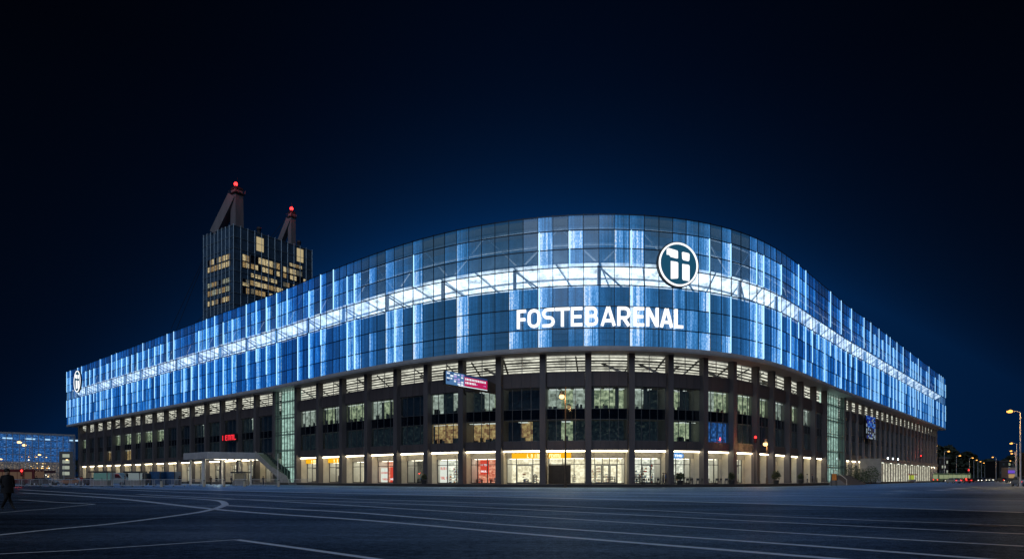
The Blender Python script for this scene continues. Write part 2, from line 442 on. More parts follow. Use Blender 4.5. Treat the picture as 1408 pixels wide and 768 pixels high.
ROOM = {
 'green': room('office_light', ((.10,.13,.08),(.42,.46,.27),(.85,.86,.60)), 1.15, .55, .5),
 'pale': room('pale_office', ((.16,.18,.14),(.40,.44,.36),(.75,.80,.70)), 1.15, .4, .45),
 'warm': room('warm_room', ((.22,.10,.05),(.62,.42,.16),(.95,.78,.42)), .85, .8, .7),
 'blue': room('blue_screen_room', ((.01,.03,.10),(.04,.18,.55),(.35,.6,1.0)), .8, 1.6, .6),
 'dim': room('dim_room', ((.004,.008,.014),(.018,.03,.035),(.16,.17,.11)), .6, 1.2, 1.3),
 'dark': room('dark_room', ((.001,.003,.008),(.004,.010,.02),(.02,.035,.05)), .6, 1.0, 1.4),
 'teal': room('glass_stair_light', ((.08,.14,.11),(.30,.42,.34),(.62,.76,.62)), 1.9, .5, .5),
 'shop': room('cream_shop', ((.60,.52,.34),(1.0,.92,.66),(1.0,.98,.82)), 1.25, .45, .5, .6),
 'shop2': room('white_shop', ((.42,.44,.36),(.92,.92,.76),(1.0,1.0,.92)), 1.2, .6, .8, .5),
 'shopred': room('red_shop', ((.55,.08,.04),(1.0,.45,.28),(1.0,.85,.62)), .9, .7, 1.2, .6),
 'shopblue': room('blue_shop', ((.03,.16,.32),(.35,.62,.85),(.95,.98,1.0)), .95, 1.0, 1.2, .4),
 'shopdim': room('dim_shop', ((.03,.03,.025),(.12,.11,.08),(.5,.46,.32)), .8, 1.2, 1.4, .3),
}
POST = {'red': solid('red_poster', (.6,.05,.04), .5), 'blue': solid('blue_poster', (.05,.25,.55), .5), 'orange': solid('orange_poster', (.8,.3,.06), .5)}
M['redposter'] = glow('red_lightbox', (.95,.10,.06), .75); M['blueposter'] = glow('blue_lightbox', (.08,.42,.85), .8); M['greybox'] = glow('white_lightbox', (.92,.95,.85), .9)
M['yellow_sign'] = glow('yellow_sign_light', (1.0,.50,.015), 1.0); M['sign_letter'] = glow('sign_letter_light', (1.0,.88,.45), 1.7)
M['blue_sign'] = glow('blue_sign_light', (.05,.30,.75), .9)
rw = random.Random(5)
SHAFT = lumen('glazed_shaft_light', (.46,.64,.52), 1.25)
def px_bay(px): 
    s = s_of(px,-1.8)
    for k in range(len(CS)-1):
        if CS[k] <= s < CS[k+1]: return k
    return -1
TOWERS = (px_bay(391), px_bay(1150))
UP = {}; LO = {}; SHOP = {}
for px, u, l in [(453,'green pale','dim dim'),(485,'green green','dim dim'),(523,'pale green green','dim dim'),(563,'dark dark','dim dim'),(608,'pale dim pale','warm warm'),(659,'dim pale green','warm warm'),
                 (714,'dark dark','dark warm dim'),(776,'pale green pale','dim green dim'),(840,'green green green','dim dim dim'),(896,'pale pale dim','dim dim'),(947,'pale green dim','dim green green'),
                 (990,'pale green','blue blue'),(1027,'green','dim'),(1054,'green','dark'),(1076,'pale','dim'),(1096,'warm green','dim'),(1113,'pale','dim'),(1130,'dark','dim'),
                 (420,'pale','dim'),(364,'dark','dark'),(338,'dim pale','dim'),(314,'dark','dark'),(292,'dim','dim'),(272,'dim pale','dark'),(252,'dark','dim'),(234,'dark','dim'),(218,'green','dim'),(202,'green','dim'),
                 (187,'green','dark'),(173,'green','warm'),(160,'green','dim'),(148,'dark','warm'),(136,'dark','dim'),(125,'dark','dim')]:
    k = px_bay(px); UP[k] = u.split(); LO[k] = l.split()
for px, t in [(420,'yellow'),(453,'yellow'),(485,'door shop'),(523,'red'),(563,'dim'),(608,'bluewhite'),(659,'red2'),(714,'yellow_l'),(776,'yellow_r'),(840,'doors'),(896,'cafe'),(947,'bluesign'),(990,'cafe2'),
              (1027,'doors2'),(1054,'blue'),(1076,'doors2'),(1096,'blue'),(1113,'shop'),(1130,'shop')]:
    SHOP[px_bay(px)] = t

def lit_cells(win, cells, s0, s1, z0, z1):
    n = len(cells); w = (s1-s0)/n; done = {}; ob = -5.58 if s_of(600) < s0 < s_of(960) else -3.45
    for i, c in enumerate(cells):
        a, e = s0+w*i, s0+w*(i+1)
        b = done.setdefault(c, MB())
        b.pquad(a-(.25 if i == 0 else 0), e+(.25 if i == n-1 else 0), ob, z0, z1)
        if c in ('green','pale','warm'):
            zz = z1-.25
            for o in ((-3.5,-4.6) if ob < -4 else (-3.15,)):
                b.pbox(a+.3, e-.3, o-.12, o+.12, zz, zz+.06, 1)
            for q in range(rw.choice([2,3,4])):
                x = rw.uniform(a+.1, max(a+.2,e-.8)); hh = rw.uniform(.3,.9); b.pbox(x, x+rw.uniform(.2,.7), *((-4.4, -3.9) if ob < -4 else (-3.3, -3.1)), z0, z0+hh, rw.choice([2,3,3]))
            if rw.random() < .35: b.pbox(a+.05, a+rw.uniform(.4,.9), -3.25, -3.2, z0+.05, z1-.05, 3)
    for c, b in done.items():
        b.build('room', [ROOM[c], M['ceil_light'], M['darksteel'], M['fascia']], win)

def glyphs(b, s0, s1, o0, o1, z0, z1, n, mi=0, rr=rw, skip=.12):
    """a row of small block letters too small to read: each a stem with one or two bars"""
    w = (s1-s0)/n; t = w*.2; h = z1-z0; hb = h*.17
    for i in range(n):
        if rr.random() < skip: continue
        a = s0+i*w; e = a+w*.78
        k = rr.choice('EFHLTIUN')
        if k == 'T': b.pbox((a+e)/2-t/2, (a+e)/2+t/2, o0, o1, z0, z1-hb, mi); b.pbox(a, e, o0, o1, z1-hb, z1, mi); continue
        b.pbox(a, a+t, o0, o1, z0, z1, mi)
        if k in 'HUN': b.pbox(e-t, e, o0, o1, z0, z1, mi)
        if k in 'EL': b.pbox(a+t, e, o0, o1, z0, z0+hb, mi)
        if k in 'EF': b.pbox(a+t, e, o0, o1, z1-hb, z1, mi); b.pbox(a+t, e-w*.1, o0, o1, z0+h*.45, z0+h*.45+hb, mi)
        if k == 'H': b.pbox(a+t, e-t, o0, o1, z0+h*.42, z0+h*.42+hb, mi)
        if k == 'U': b.pbox(a+t, e-t, o0, o1, z0, z0+hb, mi)
        if k == 'N': b.pbox(a+t, e-t, o0, o1, z1-hb, z1, mi)

def shop_front(k, s0, s1, kind):
    far = kind is None
    if far: kind = rw.choice(['shop','doors','doors2','dim','shop','cafe2'])
    base = {'red':'shopred','red2':'shopred','blue':'shopblue','bluewhite':'shop2','dim':'shopdim','yellow':'shop','yellow_l':'shop','yellow_r':'shop','cafe':'shop2','cafe2':'shop2','bluesign':'shop2','doors':'shop','doors2':'shop2'}.get(kind, 'shop')
    f = MB(); w = s1-s0
    f.pquad(s0-.25, s1+.25, -6.9, .5, 4.6)
    front = f.build('shop_front', ROOM[base], arena)
    b = MB(); b.pbox(s0, s1, -4.5, -4.15, 4.55, 5.45); b.pbox(s0, s1, -6.9, -4.16, 5.46, 5.5)
    n = 3
    for i in range(1, n): b.pbox(s0+w*i/n-.015, s0+w*i/n+.015, -4.155, -4.13, 4.56, 5.44)
    b.build('fascia', M['fascia'], front)
    b = MB(); b.pbox(s0+.1, s1-.1, -6.0, -5.2, 4.5, 4.56); b.build('shop_lamp', M['shop_lamp'], front)
    b = MB(); b.pbox(s0, s1, -3.0, -2.75, 5.52, 5.735); b.build('cove_lamp', M['cove'], front)
    b = MB(); b.pbox(s0, s1, -6.9, -4.4, .46, .5); b.build('shop_floor', M['beige'], front)
    # stone returns at one or both sides of the glazing, so no two fronts are alike
    l, r = s0, s1
    if rw.random() < .6: b = MB(); b.pbox(s1-w*.12, s1, -4.45, -4.1, .45, 4.55); r = s1-w*.12; b.build('stone_return', M['beige'], front)
    if rw.random() < .3: b = MB(); b.pbox(s0, s0+w*.12, -4.45, -4.1, .45, 4.55); l = s0+w*.12; b.build('stone_return', M['beige'], front)
    cuts = [l]+sorted(l+(r-l)*x for x in ({'doors':(.12,.34,.55,.78),'doors2':(.2,.4,.6,.8),'red':(.4,),'red2':(.25,.62),'bluewhite':(.36,.68)}.get(kind, (rw.uniform(.25,.4), rw.uniform(.6,.75)))))+[r]
    b = MB()
    for c in cuts: b.pbox(max(l,c-.06), min(r,c+.06), -4.4, -4.25, .5, 4.55)
    b.pbox(l, r, -4.39, -4.26, 3.55, 3.65); b.pbox(l, r, -4.39, -4.26, .5, .62)
    b.build('shop_frame', M['darksteel'], front)
    b = MB(); b.pquad(l, r, -4.33, .5, 4.55); b.build('shop_glass', M['shopglass'], front)
    gb = MB(); x = l+.2
    while x < r-.9:
        ww = rw.uniform(.5,1.6)
        if rw.random() < .75:
            hh = rw.uniform(1.2,3.2); zz = .55
            while zz < .5+hh: gb.pbox(x, x+ww, -6.85, -6.6, zz, zz+.05); [gb.pbox(u_, u_+.12, -6.8, -6.62, zz+.051, zz+.05+rw.uniform(.12,.32), rw.choice([1,2,3,4,4])) for u_ in np.arange(x+.05, x+ww-.15, .2) if rw.random() < .7]; zz += .45
        x += ww+rw.uniform(.2,.8)
    if gb.f and kind not in ('red','red2','blue'): gb.build('wall_shelf', [M['frame'], POST['blue'], POST['red'], POST['orange'], M['fascia']], front)
    # what stands in the window
    d = MB()
    for q in range(rw.choice([1,1,2])):
        x = rw.uniform(l, max(l+.1, r-1.2)); ww = rw.uniform(.4,1.3); hh = rw.choice([.7,1.0,1.4])
        mi = rw.choice([0,0,1,2])
        for z in np.arange(.5, .5+hh, .35): d.pbox(x, x+ww, -6.3, -5.8, z+.28, z+.33, 0)
        d.pbox(x, x+.05, -6.3, -5.8, .5, .5+hh, 0); d.pbox(x+ww, x+ww+.05, -6.3, -5.8, .5, .5+hh, 0)
        for z in np.arange(.5, .5+hh-.2, .35):
            for t in np.arange(x+.06, x+ww-.1, .16):
                if rw.random() < .7: d.pbox(t, t+.12, -6.2, -5.95, z+.34, z+.34+rw.uniform(.1,.24), rw.choice([1,2,3,3]))
    d.build('display_shelf', [M['darksteel'], POST['blue'], POST['red'], M['white']], front)
    if kind in ('doors','doors2','yellow_l','cafe','yellow'):
        for i in range(1, len(cuts)-2, 1):
            x0, x1 = cuts[i]+.1, cuts[i+1]-.1
            if x1-x0 < .6 or (kind not in ('doors','doors2') and i > 1): continue
            b = MB()
            b.pbox(x0, x0+.12, -4.25, -4.18, .52, 3.5); b.pbox(x1-.12, x1, -4.25, -4.18, .52, 3.5); b.pbox(x0+.12, x1-.12, -4.25, -4.18, 3.35, 3.5); b.pbox(x0+.12, x1-.12, -4.25, -4.18, .52, .75)
            door = b.build('door', M['frame'], front)
            b = MB(); b.pbox(x1-.3, x1-.25, -4.16, -4.1, 1.2, 2.1); b.build('handle', M['steel'], door)
    if kind == 'yellow_r':
        b = MB(); b.pbox(s0+.1, s0+w*.62, -4.23, -4.1, .5, 3.5)
        for i in range(5): b.pbox(s0+.15+w*.12*i, s0+.2+w*.12*i, -4.1, -4.06, .55, 3.45)
        b.build('roller_gate', solid('bronze_gate', (.05,.04,.03), .5, .4), front)
    if kind in ('red','red2','blue','bluewhite'):
        spec = {'red': [(.05,.34,.6,3.3,'greybox'),(.42,.96,.6,3.4,'redposter')], 'red2': [(.27,.56,2.0,4.4,'redposter'),(.86,.96,1.0,4.2,'redposter')],
                'blue': [(.3,.55,.6,3.2,'blueposter')], 'bluewhite': [(.04,.34,.6,4.3,'greybox')]}[kind]
        for a, e, z0, z1, mm in spec:
            b = MB(); b.pbox(s0+w*a, s0+w*e, -4.8, -4.7, z0, z1); p = b.build('lightbox_poster', M[mm], front)
            g = MB(); glyphs(g, s0+w*a+.15, s0+w*e-.15, -4.7, -4.67, z0+(z1-z0)*.15, z0+(z1-z0)*.28, 6); glyphs(g, s0+w*a+.15, s0+w*e-.15, -4.7, -4.67, z0+(z1-z0)*.6, z0+(z1-z0)*.72, 5)
            g.build('poster_print', M['white_sign'] if mm != 'greybox' else M['redposter'], p)
    if kind in ('yellow','yellow_l','yellow_r'):
        a, e = {'yellow':(.04,.96),'yellow_l':(.17,.98),'yellow_r':(.02,.63)}[kind]
        b = MB(); b.pbox(s0+w*a, s0+w*e, -4.1, -3.8, 4.5, 5.42); sg = b.build('shop_sign', M['yellow_sign'], front)
        g = MB()
        if kind == 'yellow_l': glyphs(g, s0+w*.60, s0+w*.97, -3.8, -3.72, 4.66, 5.22, 7)
        elif kind == 'yellow_r': glyphs(g, s0+w*.04, s0+w*.36, -3.8, -3.72, 4.66, 5.22, 6)
        else: glyphs(g, s0+w*.35, s0+w*.75, -3.8, -3.72, 4.7, 5.2, 5)
        g.build('sign_lettering', M['sign_letter'], sg)
    if kind == 'bluesign':
        b = MB(); m_ = 14; c0 = s0+w*.3; hw, hz = w*.27, .48
        pts = [PZ(c0+hw*math.copysign(abs(math.cos(t))**.6, math.cos(t)), -4.05, 5.0+hz*math.copysign(abs(math.sin(t))**.8, math.sin(t))) for t in np.linspace(0, 2*math.pi, 20, endpoint=False)]
        b.extrude(pts, PN(c0)*.3); sg = b.build('shop_sign', M['blue_sign'], front)
        g = MB(); glyphs(g, c0-hw*.8, c0+hw*.8, -3.74, -3.68, 4.8, 5.2, 5); g.build('sign_lettering', M['white_sign'], sg)

for k in range(len(CS)-1):
    far_ = CS[k] > CS[len(CPX)-2]-.1
    s0, s1 = CS[k]+(.32 if far_ else .52), CS[k+1]-(.32 if far_ else .52)
    if s1-s0 < .6: continue
    w = s1-s0
    right_far = CS[k] > CS[px_bay(1150)]+2
    if k in TOWERS:                                # the two glazed stair shafts
        b = MB(); b.pquad(s0, s1, -3.5, .5, 20.7); t = b.build('stair_shaft', SHAFT, arena)
        b = MB(); b.pquad(s0, s1, -2.3, .5, 20.7); b.build('shaft_glass', M['pane'], t)
        b = MB(); n = 7
        for i in range(n+1): b.pbox(s0+w*i/n-.04, s0+w*i/n+.04, -2.25, -2.1, .5, 20.7)
        for z in (3.9, 4.3, 7.6, 10.9, 11.5, 14.6, 15.2, 18.2): b.pbox(s0, s1, -2.24, -2.11, z-.06, z+.06)
        b.build('shaft_frame', solid('green_grey_frame', (.16,.22,.2), .4, .4), t)
        b = MB()
        for i in range(5): z = 3.7+3.6*i; b.pbox(s0+.1, s1-.1, -3.4, -2.6, z, z+.22)
        b.build('landing', M['steel'], t)
        continue
    for z0, z1 in ((5.75,7.2),(15.7,18.0)):
        b = MB(); b.pbox(s0, s1, -3.3, -2.6, z0, z1)
        n = 4
        for i in range(n):
            b.pbox(s0+w*i/n+.025, s0+w*(i+1)/n-.025, -2.61, -2.54, z0+.03, z1-.03)
        b.build('spandrel', M['stone'], arena)
    b = MB(); b.pquad(s0, s1, -2.85, 7.2, 15.7); win = b.build('window', M['pane'], arena)
    b = MB(); n = 3 if w > 5.5 else 2
    b.pbox(s0, s1, -3.2, -2.9, 10.6, 12.25); b.build('dark_spandrel_glass', M['darkglass'], win)
    b = MB()
    for i in range(n+2): b.pbox(s0+w*i/(n+1)-.04, s0+w*i/(n+1)+.04, -2.83, -2.72, 7.2, 15.7)
    for z in (7.24, 10.6, 12.25, 15.66): b.pbox(s0, s1, -2.82, -2.73, z-.04, z+.04)
    b.build('frame', M['frame'], win)
    dflt = ['dark','dark','dim'] if right_far else ['dark','dim','green','pale']
    lit_cells(win, UP.get(k) or [rw.choice(dflt) for _ in range(2)], s0, s1, 12.3, 15.65)
    lit_cells(win, LO.get(k) or [rw.choice(['dark','dim','dim']) for _ in range(2)], s0, s1, 7.25, 10.55)
    if rw.random() < .9:
        b = MB(); b.pbox(s0+w*.5-.05, s0+w*.5+.05, -3.0, -2.9, 18.0, 20.75)
        if not right_far and rw.random() < .7:
            a, e = (s0+.3, s1-.6) if rw.random() < .5 else (s1-.6, s0+.3)
            b.bar(PZ(a,-4.0,18.1), PZ(e,-6.0,20.6), .35, .35)
        b.build('clerestory_brace', M['rim'], arena)
    shop_front(k, s0, s1, SHOP.get(k))
# slatted, lit soffit inside the clerestory
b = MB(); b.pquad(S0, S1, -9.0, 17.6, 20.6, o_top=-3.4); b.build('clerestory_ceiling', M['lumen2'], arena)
b = MB()
for i in range(9):
    t = (i+.5)/9; o = -3.4-5.6*t; z = 20.6-3.0*t; b.pbox(S0, S1, o-.05-.07*(i%3), o+.06, z-.16-.1*(i%2), z-.02)
s = S0+2
while s < S1-3:
    b.bar(PZ(s,-3.4,20.5), PZ(s+rw.uniform(-1.5,1.5),-8.9,17.7), rw.uniform(.1,.3), .2); s += rw.uniform(3,11)
b.build('clerestory_slats', M['frame'], arena)

# ------------------------------------------------------------------ lettering and emblem
T = .152
def stroke(path, closed=False):
    pts = [Vector(p) for p in path]; n = len(pts); L = []
    for i in range(n):
        a = pts[i-1] if (i > 0 or closed) else None; c = pts[(i+1) % n] if (i < n-1 or closed) else None
        d1 = (pts[i]-a).normalized() if a is not None else None; d2 = (c-pts[i]).normalized() if c is not None else None
        if d1 is None: nn = Vector((-d2.y, d2.x))
        elif d2 is None: nn = Vector((-d1.y, d1.x))
        else:
            n1, n2 = Vector((-d1.y,d1.x)), Vector((-d2.y,d2.x)); nn = (n1+n2); nn = nn/max(.25, nn.length_squared)*2
        L.append((pts[i]+nn*T/2, pts[i]-nn*T/2))
    return [(L[i][0], L[(i+1) % n][0], L[(i+1) % n][1], L[i][1]) for i in range(n if closed else n-1)]
def rr(x0, y0, x1, y1, r, corners='1111'):
    out = []
    for (cx, cy, a0), on in zip(((x1-r,y0+r,-90),(x1-r,y1-r,0),(x0+r,y1-r,90),(x0+r,y0+r,180)), corners):
        if on == '1': out += [(cx+r*math.cos(R(a0+q)), cy+r*math.sin(R(a0+q))) for q in (0,30,60,90)]
        else: out.append({-90:(x1,y0),0:(x1,y1),90:(x0,y1),180:(x0,y0)}[a0])
    return out
h = T/2
def letter(ch, w):                                 # cap height 1, strokes as quads; w = width / height
    x0, x1 = h, w-h
    if ch == 'F': return stroke([(x0,0),(x0,1-h),(w,1-h)])+stroke([(x0+h,.48),(w*.93,.48)])
    if ch == 'E': return stroke([(w,h),(x0,h),(x0,1-h),(w,1-h)])+stroke([(x0+h,.5),(w*.92,.5)])
    if ch == 'L': return stroke([(x0,1),(x0,h),(w,h)])
    if ch == 'T': return stroke([(0,1-h),(w,1-h)])+stroke([(w/2,0),(w/2,1-T)])
    if ch == 'O': return stroke(rr(x0,h,x1,1-h,.26), True)
    if ch == 'S':
        a = [(w*.97,1-h)]+rr(x0,.5,x1,1-h,.2)[8:12]+rr(x0,.5,x1,1-h,.2)[12:16]
        c = [p for p in rr(x0,h,x1,.5,.2)[4:8]][::-1]+[p for p in rr(x0,h,x1,.5,.2)[0:4]][::-1]+[(w*.03,h)]
        return stroke(a+c)
    if ch == 'B': return stroke([(x0,h),(x0,1-h)]+[p for p in rr(x0,.51,x1-.03,1-h,.18)[4:8]][::-1]+[p for p in rr(x0,.51,x1-.03,1-h,.18)[0:4]][::-1]+[(x0+h,.51)])+\
        stroke([(x1-.14,.51)]+[p for p in rr(x0,h,x1,.51,.18)[4:8]][::-1]+[p for p in rr(x0,h,x1,.51,.18)[0:4]][::-1]+[(x0,h)])
    if ch == 'R': return stroke([(x0,0),(x0,1-h)]+[p for p in rr(x0,.42,x1,1-h,.2)[4:8]][::-1]+[p for p in rr(x0,.42,x1,1-h,.2)[0:4]][::-1]+[(x0+h,.42)])+stroke([(w*.52,.42-h*.6),(w-h*.9,0)])
    if ch == 'A': return stroke([(h*.9,0),(w/2-.02,1-h*.2)])+stroke([(w/2+.02,1-h*.2),(w-h*.9,0)])+stroke([(w*.27,.27),(w*.73,.27)])
    if ch == 'N': return stroke([(x0,0),(x0,1)])+stroke([(x1,0),(x1,1)])+stroke([(x0+.02,1-h*.6),(x1-.02,h*.6)])
POSN = [('F',62,135),('O',147,248),('S',260,357),('T',358,470),('E',475,565),('B',585,680),('A',698,812),('R',822,922),('E',945,1027),('N',1043,1142),('A',1153,1260),('L',1273,1345)]
sa, sb = s_of(711,.5), s_of(939,.5); ZB, CAPH = 24.42, 2.88
sgn = thing('lettering_sign', 'long row of white glowing capital letters fixed across the middle of the curved glass screen', 'sign', PZ((sa+sb)/2, .3, ZB))
for ch, a, c in POSN:
    b = MB(); l = sa+(sb-sa)*(a-62)/1283; wd = (sb-sa)*(c-a)/1283*.975; wr = wd/CAPH; hgt = CAPH
    for j, q in enumerate(letter(ch, wr)):
        pts = [PZ(l+p.x*CAPH, .42, ZB+p.y*hgt) for p in q]
        n = PN(l+wd/2); pts = [p+n*(.002*j) for p in pts]
        b.extrude(pts, n*.3)
    lt = b.build('letter', M['white_sign'], sgn)
b = MB(); 
for ch, a, c in POSN:
    l = sa+(sb-sa)*((a+c)/2-62)/1283; b.bar(PZ(l,.1,ZB+.6), PZ(l,.44,ZB+.6), .1); b.bar(PZ(l,.1,ZB+CAPH-.5), PZ(l,.44,ZB+CAPH-.5), .1)
b.build('bracket', M['darksteel'], sgn)

M['emblem_face'] = glow('teal_emblem_light', (.012,.075,.14), 1.0)
def emblem(px, py, rad, label):
    s = s_of(px, .5); x, y = P(s, .5); z = EYE+(HY-py)/F*y
    n = PN(s); t = Vector((-n.y, n.x, 0)); up = Vector((0,0,1)); c = Vector((x,y,z))
    root = thing('emblem_sign', label, 'emblem', c-up*rad, 0, 'round emblems on the glass screen')
    def q(a, b_, o): return c+t*a*rad+up*b_*rad+n*o
    N = 48; b = MB()
    b.extrude([q(math.cos(2*math.pi*i/N), math.sin(2*math.pi*i/N), -.35) for i in range(N)], n*.5)
    b.build('backing_drum', M['darksteel'], root)
    b = MB(); b.extrude([q(.9*math.cos(2*math.pi*i/N), .9*math.sin(2*math.pi*i/N), .16) for i in range(N)], n*.06); b.build('emblem_face', M['emblem_face'], root)
    b = MB()
    for i in range(N):
        a0, a1 = 2*math.pi*i/N, 2*math.pi*(i+1)/N
        p = [q(.88*math.cos(a0),.88*math.sin(a0),.2), q(.955*math.cos(a0),.955*math.sin(a0),.2), q(.955*math.cos(a1),.955*math.sin(a1),.2), q(.88*math.cos(a1),.88*math.sin(a1),.2)]
        b.extrude(p, n*.12)
    b.build('ring', M['white_sign'], root)
    for poly in ([(-.58,.62),(-.50,.68),(-.06,.60),(-.03,.55),(-.03,.27),(-.08,.25),(-.40,.30),(-.45,.38),(-.58,.38)],
                 [(.16,.53),(.20,.57),(.50,.53),(.54,.48),(.53,.24),(.48,.18),(.24,.21),(.18,.26)],
                 [(-.38,.12),(-.06,.10),(-.02,.06),(-.02,-.58),(-.06,-.62),(-.36,-.66),(-.38,-.62)],
                 [(.18,.04),(.50,.02),(.54,-.03),(.54,-.64),(.50,-.69),(.22,-.67),(.18,-.62)]):
        b = MB(); b.extrude([q(a, d, .225) for a, d in poly], n*.03); b.build('emblem_stroke', M['white_sign'], root)
    return root
emblem(932, 364, 3.5, 'round dark teal emblem with white ring and two block strokes on the curved front')
emblem(107, 524, 4.0, 'narrow looking ring emblem near the far left end of the blue screen')

# ------------------------------------------------------------------ ground
def asphalt(name, stops, sheen=.56):
    m, nt, out = nodes(name); g = NT(nt)
    pos = g.n('ShaderNodeNewGeometry').outputs['Position']
    big = g.n('ShaderNodeTexNoise', i_Vector=pos, i_Scale=.07, i_Detail=5.0, i_Roughness=.6)
    mp = g.n('ShaderNodeMapping', i_Vector=pos); mp.inputs['Scale'].default_value = (.05,.35,1); mp.inputs['Rotation'].default_value = (0,0,R(-38))
    wear = g.n('ShaderNodeTexNoise', i_Vector=mp.outputs[0], i_Scale=1.0, i_Detail=4.0, i_Roughness=.65)
    fine = g.n('ShaderNodeTexNoise', i_Vector=pos, i_Scale=22.0, i_Detail=3.0, i_Roughness=.8)
    mid = g.n('ShaderNodeTexNoise', i_Vector=pos, i_Scale=4.5, i_Detail=4.0, i_Roughness=.75)
    grit = g.n('ShaderNodeTexVoronoi', i_Vector=pos, i_Scale=30.0)
    f = g.math('ADD', g.math('MULTIPLY', big.outputs[0], .30), g.math('ADD', g.math('MULTIPLY', wear.outputs[0], .35), g.math('MULTIPLY', g.math('ADD', fine.outputs[0], mid.outputs[0]), .33)))
    c = g.ramp(f, [(p_, c_) for p_, c_ in zip((.54,.655,.78), stops)])
    rg = g.n('ShaderNodeMapRange', i_0=f, i_1=.48, i_2=.82, i_3=.38, i_4=.52)
    bp = g.n('ShaderNodeBump', i_Height=g.math('ADD', fine.outputs[0], grit.outputs[0]), i_Strength=.6, i_Distance=.014)
    gm = g.n('ShaderNodeMapRange', i_0=f, i_1=.55, i_2=.76, i_3=.35, i_4=1.6); gr_ = gm.outputs[0]   # worn, polished stones shine more than the tar between them
    df = g.n('ShaderNodeBsdfDiffuse', i_Color=c, i_Normal=bp.outputs[0])
    gl = g.n('ShaderNodeBsdfGlossy', i_Color=(.48,.70,1.0,1), i_Roughness=rg.outputs[0], i_Normal=bp.outputs[0])
    fr = g.n('ShaderNodeFresnel', i_IOR=1.6, i_Normal=bp.outputs[0])
    mx = g.n('ShaderNodeMixShader', i_0=g.math('MULTIPLY', g.math('POWER', fr.outputs[0], 1.3), g.math('MULTIPLY', gr_, sheen)), i_1=df.outputs[0], i_2=gl.outputs[0])
    g.link(mx.outputs[0], out.inputs[0]); return m
b = MB(); b.face([(-1100,-60,0),(1100,-60,0),(1100,1500,0),(-1100,1500,0)]); setting(b.build('ground', asphalt('asphalt', ((.003,.004,.006), (.017,.020,.025), (.085,.090,.098)))))
# asphalt with the screen's blue light painted in, from outer lane line to kerb
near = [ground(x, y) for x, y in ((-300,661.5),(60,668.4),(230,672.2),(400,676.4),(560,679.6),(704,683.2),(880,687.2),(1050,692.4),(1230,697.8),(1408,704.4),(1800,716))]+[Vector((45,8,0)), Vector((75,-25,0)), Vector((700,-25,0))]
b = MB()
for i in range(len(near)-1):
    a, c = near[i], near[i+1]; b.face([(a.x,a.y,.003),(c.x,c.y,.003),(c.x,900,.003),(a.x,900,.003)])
setting(b.build('painted_glow_road', asphalt('painted_glow_asphalt', ((.034,.050,.080), (.066,.096,.148), (.12,.16,.23)), 1.0)))
# raised stone pavement round the arena
b = MB(); b.pbox(0, SL, -12, 2.6, .02, .45, 0, step=4); pv = setting(b.build('pavement', M['plinth']))
b = MB(); b.pbox(0, SL, 2.603, 2.85, .01, .47, 0, step=4); setting(b.build('kerb', M['kerb']))

def paint_material():
    m, nt, out = nodes('road_paint'); g = NT(nt)
    pos = g.n('ShaderNodeNewGeometry').outputs['Position']
    nz = g.n('ShaderNodeTexNoise', i_Vector=pos, i_Scale=2.2, i_Detail=6.0, i_Roughness=.75)
    c = g.ramp(nz.outputs[0], [(.3, (.30,.31,.32)), (.4, (.78,.82,.88)), (.6, (.88,.92,.96))])
    df = g.n('ShaderNodeBsdfDiffuse', i_Color=c); gl = g.n('ShaderNodeBsdfGlossy', i_Color=(.6,.78,1,1), i_Roughness=.42)
    mx = g.n('ShaderNodeMixShader', i_0=g.math('MULTIPLY', g.n('ShaderNodeFresnel', i_IOR=1.6).outputs[0], .6), i_1=df.outputs[0], i_2=gl.outputs[0]); g.link(mx.outputs[0], out.inputs[0]); return m
PAINT = paint_material()
def lane(pxs, w0, z=.007, w1=None):
    g = [ground(x, y) for x, y in pxs]; g = [Vector((p.x, p.y, z)) for p in g]
    # smooth curve through the surveyed points
    q = []
    for i in range(len(g)-1):
        a = g[max(0,i-1)]; b_ = g[i]; c = g[i+1]; d = g[min(len(g)-1,i+2)]
        for t in np.linspace(0, 1, 12, endpoint=False):
            if len(g) > 3: q.append(.5*((2*b_)+(c-a)*t+(2*a-5*b_+4*c-d)*t*t+(-a+3*b_-3*c+d)*t**3))
            else: q.append(b_.lerp(c, t))
    q.append(g[-1]); b = MB(); L = []
    for i, p in enumerate(q):
        d = (q[min(i+1,len(q)-1)]-q[max(i-1,0)]); d.z = 0; d.normalize(); n = Vector((-d.y,d.x,0)); w = 1.4*w0*max(.75, p.y/26)**.8
        L.append((p+n*w/2, p-n*w/2))
    for i in range(len(L)-1): b.face([L[i][1], L[i+1][1], L[i+1][0], L[i][0]])
    return setting(b.build('lane_marking', PAINT))
lane([(28,676.8),(150,684),(300,700),(500,714.5),(704,732),(1144,767.5),(1300,781)], .26)
lane([(309,694.2),(400,699.4),(500,705),(704,721.5),(1030,744),(1349,767.5),(1408,772)], .24)
lane([(190,679),(380,688.5),(704,708),(1050,730),(1408,750.5)], .2)
lane([(310,685.5),(500,690),(704,699),(1060,717),(1349,731),(1408,733.5)], .2)
lane([(120,670.5),(350,680.5),(704,692.5),(1060,709),(1408,722.5)], .18)
lane([(60,668),(400,676),(704,682.8),(1050,692),(1408,704)], .34)
lane([(300,669.5),(704,675),(1060,680),(1408,688)], .22)
lane([(-20,737),(70,727.5),(150,720),(230,710),(280,702.5),(304,696),(309,691.8),(297,687.4),(250,684.2),(190,681.6),(110,677.4),(28,672.5)], .2)
lane([(-20,762),(100,756.5),(325,741.5)], .10); lane([(325,741.5),(420,754.5),(530,770)], .16)
lane([(-15,705.5),(60,699.5),(130,692.6)], .10); lane([(28,686.5),(80,690),(130,692.6)], .14)
lane([(530,676.5),(700,678.5),(860,679.5)], .2)
